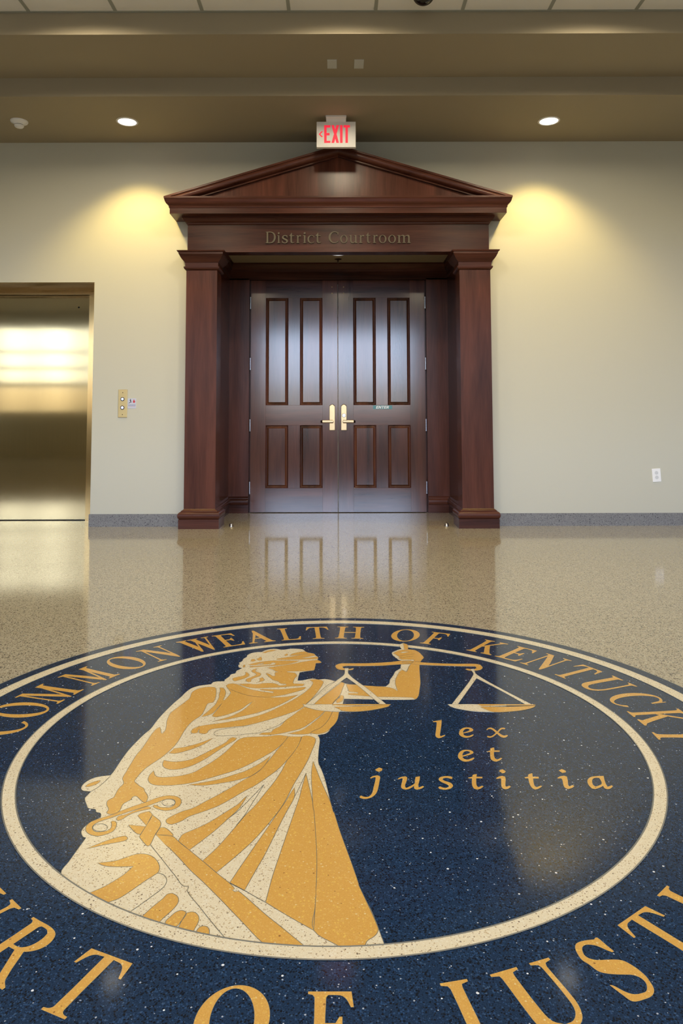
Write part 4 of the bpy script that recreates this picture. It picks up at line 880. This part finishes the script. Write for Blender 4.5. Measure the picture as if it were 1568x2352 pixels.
MOTTO=[
[([(3092,915),(3226,969),(3382,1011),(3322,655),(3209,92),(3173,-102),(3190,-160),(3322,-64),(3330,-122),(3194,-255),(3113,-293),(3054,-236),(3039,-102),(3103,251),(3202,822),(3186,872),(3097,864)],[])],
[([(3779,50),(3822,208),(3897,347),(3999,439),(4105,459),(4203,426),(4253,325),(4242,245),(4173,166),(4023,88),(3904,42),(3898,-48),(3935,-125),(4014,-152),(4106,-106),(4186,-37),(4190,-88),(4089,-202),(3961,-259),(3865,-239),(3797,-144),(3771,-47)],[[(3904,89),(3997,136),(4095,206),(4136,266),(4142,326),(4099,374),(4036,358),(3960,267),(3918,167)]])],
[([(4669,303),(4754,423),(4829,455),(4897,370),(4980,123),(5043,-53),(5110,-130),(5213,-84),(5219,-131),(5133,-245),(5061,-271),(4992,-206),(4913,45),(4844,282),(4806,343),(4746,343),(4669,263)],[]),([(4586,-185),(4611,-147),(4663,-178),(4736,-148),(4921,84),(5080,341),(5149,422),(5238,433),(5264,381),(5230,321),(5166,341),(5101,281),(4921,6),(4758,-205),(4660,-270),(4591,-243)],[])],
[([(3497,-1476),(3538,-1306),(3617,-1168),(3712,-1080),(3819,-1063),(3925,-1099),(3976,-1187),(3960,-1273),(3898,-1335),(3755,-1427),(3618,-1487),(3621,-1561),(3669,-1645),(3745,-1662),(3850,-1596),(3924,-1539),(3933,-1596),(3829,-1712),(3708,-1777),(3615,-1777),(3536,-1694),(3496,-1577)],[[(3625,-1426),(3734,-1368),(3825,-1300),(3873,-1256),(3881,-1186),(3830,-1141),(3756,-1151),(3685,-1237),(3643,-1341)]])],
[([(4373,-1171),(4487,-1101),(4512,-996),(4550,-953),(4637,-925),(4602,-1102),(4758,-1109),(4737,-1190),(4572,-1189),(4522,-1447),(4519,-1582),(4544,-1649),(4591,-1649),(4688,-1566),(4719,-1599),(4623,-1715),(4514,-1787),(4449,-1764),(4400,-1665),(4411,-1480),(4466,-1199),(4381,-1188)],[])],
[([(950,-2692),(1025,-2602),(1150,-2557),(1214,-2625),(1190,-2849),(1123,-3280),(1069,-3489),(976,-3652),(867,-3741),(761,-3764),(657,-3724),(642,-3659),(682,-3602),(733,-3651),(827,-3672),(904,-3619),(975,-3447),(1019,-3195),(1080,-2848),(1100,-2670),(1056,-2661),(964,-2728)],[]),([(1106,-2242),(1219,-2124),(1307,-2186),(1277,-2304),(1195,-2359),(1130,-2303)],[])],
[([(1684,-2739),(1781,-2650),(1896,-2614),(1935,-2673),(1907,-2851),(1839,-3113),(1851,-3220),(1907,-3198),(2101,-3006),(2128,-2852),(2171,-2651),(2286,-2616),(2254,-2808),(2192,-3071),(2188,-3208),(2306,-3123),(2333,-3166),(2246,-3263),(2133,-3314),(2074,-3263),(2078,-3114),(1968,-3241),(1854,-3304),(1770,-3274),(1736,-3176),(1778,-2939),(1818,-2740),(1786,-2717),(1704,-2775)],[])],
[([(3151,-2655),(3122,-2767),(3082,-2745),(3000,-2700),(2896,-2722),(2865,-2789),(2910,-2855),(3048,-2966),(3092,-3074),(3069,-3181),(2978,-3279),(2843,-3316),(2719,-3278),(2697,-3201),(2748,-3150),(2815,-3210),(2900,-3223),(2973,-3168),(2982,-3108),(2928,-3030),(2805,-2899),(2769,-2788),(2814,-2676),(2922,-2618),(3058,-2610)],[])],
[([(3561,-2693),(3690,-2635),(3718,-2544),(3834,-2499),(3793,-2644),(3954,-2649),(3935,-2726),(3773,-2725),(3723,-2990),(3716,-3141),(3748,-3197),(3850,-3120),(3883,-3155),(3778,-3269),(3683,-3315),(3618,-3256),(3602,-3076),(3662,-2725),(3573,-2724)],[])],
[([(4301,-2727),(4398,-2638),(4496,-2602),(4559,-2647),(4546,-2773),(4459,-3122),(4474,-3178),(4563,-3123),(4590,-3174),(4496,-3272),(4413,-3301),(4360,-3250),(4357,-3122),(4428,-2772),(4412,-2728),(4316,-2758)],[]),([(4467,-2325),(4579,-2232),(4645,-2340),(4604,-2424),(4529,-2456)],[])],
[([(5071,-2685),(5185,-2641),(5219,-2527),(5338,-2459),(5298,-2650),(5454,-2651),(5437,-2745),(5284,-2744),(5239,-2952),(5220,-3147),(5259,-3203),(5391,-3117),(5405,-3160),(5282,-3275),(5183,-3321),(5128,-3245),(5118,-3039),(5161,-2730),(5077,-2730)],[])],
[([(5933,-2724),(6038,-2635),(6150,-2599),(6214,-2645),(6166,-2868),(6108,-3086),(6116,-3163),(6224,-3095),(6250,-3151),(6153,-3248),(6043,-3290),(5985,-3235),(5988,-3085),(6043,-2801),(6030,-2734),(5949,-2747)],[]),([(6096,-2313),(6208,-2229),(6278,-2333),(6252,-2416),(6155,-2439)],[])],
[([(6674,-2914),(6754,-2759),(6879,-2656),(7023,-2625),(7207,-2612),(7150,-2827),(7105,-3068),(7104,-3188),(7241,-3111),(7249,-3167),(7134,-3282),(7059,-3311),(7002,-3260),(7006,-3132),(6899,-3217),(6739,-3301),(6665,-3267),(6644,-3109)],[[(6800,-2892),(6876,-2759),(6972,-2706),(7053,-2729),(7046,-2871),(7003,-3037),(6886,-3132),(6795,-3174),(6760,-3088)]])]]
GLYPH_S=[(13.8,101.6),(19.7,103.3),(29.7,102.0),(38.2,99.3),(43.3,97.3),(46.7,99.1),(49.3,98.3),(49.7,94.0),(49.2,80.6),(49.3,70.3),(46.2,70.1),(43.2,75.1),(39.1,84.3),(35.3,90.0),(27.9,95.0),(21.8,95.8),(16.9,93.6),(12.4,88.2),(9.9,81.8),(11.6,75.6),(17.4,69.5),(30.3,63.5),(41.7,57.5),(47.5,51.5),(50.4,41.8),(51.4,33.1),(50.7,22.1),(47.4,12.6),(43.5,4.9),(37.9,-0.1),(30.0,-2.7),(20.1,-2.0),(8.1,0.3),(3.3,4.2),(1.8,14.2),(0.6,24.8),(0.0,32.6),(3.2,29.5),(6.4,20.5),(9.6,14.0),(15.1,8.4),(24.9,5.4),(31.5,5.2),(37.9,9.3),(42.3,15.2),(43.0,22.6),(38.6,30.6),(30.5,35.6),(18.2,42.7),(9.3,49.5),(4.6,56.3),(3.5,67.9),(1.3,78.7),(4.5,89.2),(8.3,96.5)]

ZL = {0: 0.0007, 1: 0.0009, 2: 0.0011, 3: 0.00115, 4: 0.00125, 5: 0.0017, 6: 0.0018}
def inlay(name, outer, holes, z, mat, parent, w=0.0012):
    o = smooth_loop([(x * 1e-4, y * 1e-4) for x, y in outer]); hs = [smooth_loop([(x * 1e-4, y * 1e-4) for x, y in h]) for h in holes]
    m = MB().flat(o, hs, at(z), UP, 0.003)
    for lp in [o] + hs: m.ribbon(lp, w, at(z + 0.00008), True, UP, 1)
    return m.build(name, [mat, ZINC], parent, fix=False)
fig = None; scale = None
CREAMY = {'figure', 'hair_strand', 'hand_highlight', 'scale_handle', 'cuff', 'scale_hanger', 'scale_pan'}
for i, (nm, lay, outer, holes) in enumerate(FIGURE):
    mat = CREAM if nm in CREAMY else GOLD
    if nm == 'figure':
        fig = inlay('robed_figure', outer, holes, ZL[0], mat, seal); continue
    nm2 = nm.replace('_gold', '')
    inlay(nm2, outer, holes, ZL[lay] + 0.000002 * (i % 20), mat, fig)
for ln in FIGURE_LINES:
    MB().ribbon(smooth_loop([(x * 1e-4, y * 1e-4) for x, y in ln], closed=False), 0.0012, at(0.00138), False, UP).build('divider_strip', ZINC, fig, fix=False)
for comps in MOTTO:
    m = MB()
    for i, (outer, holes) in enumerate(comps):
        o = smooth_loop([(x * 1e-4, y * 1e-4) for x, y in outer]); hs = [smooth_loop([(x * 1e-4, y * 1e-4) for x, y in h]) for h in holes]
        m.flat(o, hs, at(0.0009 + 0.0001 * i), UP, 0.003)
        for lp in [o] + hs: m.ribbon(lp, 0.0012, at(0.00085 + 0.0001 * i), True, UP, 1)
    m.build('letter', [GOLD, ZINC], seal, fix=False)

GLYPH['S'] = [(GLYPH_S, [])]
def ring_letter(ch, ang, top):
    a = rad(ang)
    if top: r, sc, up, rt = 0.966, 0.00180, (math.sin(a), math.cos(a)), (math.cos(a), -math.sin(a))
    else: r, sc, up, rt = 1.129, 0.00138, (-math.sin(a), -math.cos(a)), (-math.cos(a), math.sin(a))
    bx, by = r * math.sin(a), r * math.cos(a)
    comps = GLYPH[ch]
    us = [q[0] for c, h in comps for q in c]; mid = (min(us) + max(us)) / 2
    kx = WIDE.get(ch, 1.0) if top else WIDEB.get(ch, 1.0)
    m = MB()
    to = lambda u, v: (bx + rt[0] * (u - mid) * sc * kx + up[0] * v * sc, by + rt[1] * (u - mid) * sc * kx + up[1] * v * sc)
    for i, (c, hs) in enumerate(comps):
        o = smooth_loop(c, sub=3, corner=44); hh = [smooth_loop(h, sub=3, corner=44) for h in hs]
        o = [to(*q) for q in o]; hh = [[to(*q) for q in h] for h in hh]
        for lp in [o] + hh: m.ribbon(lp, 0.0012, at(0.00085 + 0.00002 * i), True, UP, 1)
        m.flat(o, hh, at(0.0009 + 0.00002 * i), UP, 0.003)
    m.build('letter', [GOLD, ZINC], seal, fix=False)
WIDE = {'O': 0.92, 'C': 0.92, 'T': 0.76, 'E': 0.86, 'L': 0.76, 'F': 0.80, 'N': 0.82, 'M': 0.86, 'W': 0.80, 'A': 0.84, 'K': 0.76, 'U': 0.86, 'H': 0.86, 'Y': 0.8}
WIDEB = {'O': 1.16, 'T': 0.98, 'R': 0.98, 'U': 1.12, 'F': 0.90, 'E': 0.95, 'C': 1.1}
for ch, ang in zip('COMMONWEALTHOFKENTUCKY', (-87.3, -79.6, -71.6, -61.2, -51.7, -43.4, -33.4, -26.3, -19.2, -11.5, -4.6, 3.3, 16.9, 24.3, 37.2, 44.5, 51.6, 59.5, 67.2, 75.2, 83.3, 91.0)):
    ring_letter(ch, ang, True)
for ch, ang in zip('COURTOFJUSTICE', (-119.0, -129.2, -138.6, -147.8, -156.6, -171.4, -179.9, 168.3, 160.7, 152.5, 144.5, 137.7, 129.5, 120.5)):
    ring_letter(ch, ang, False)
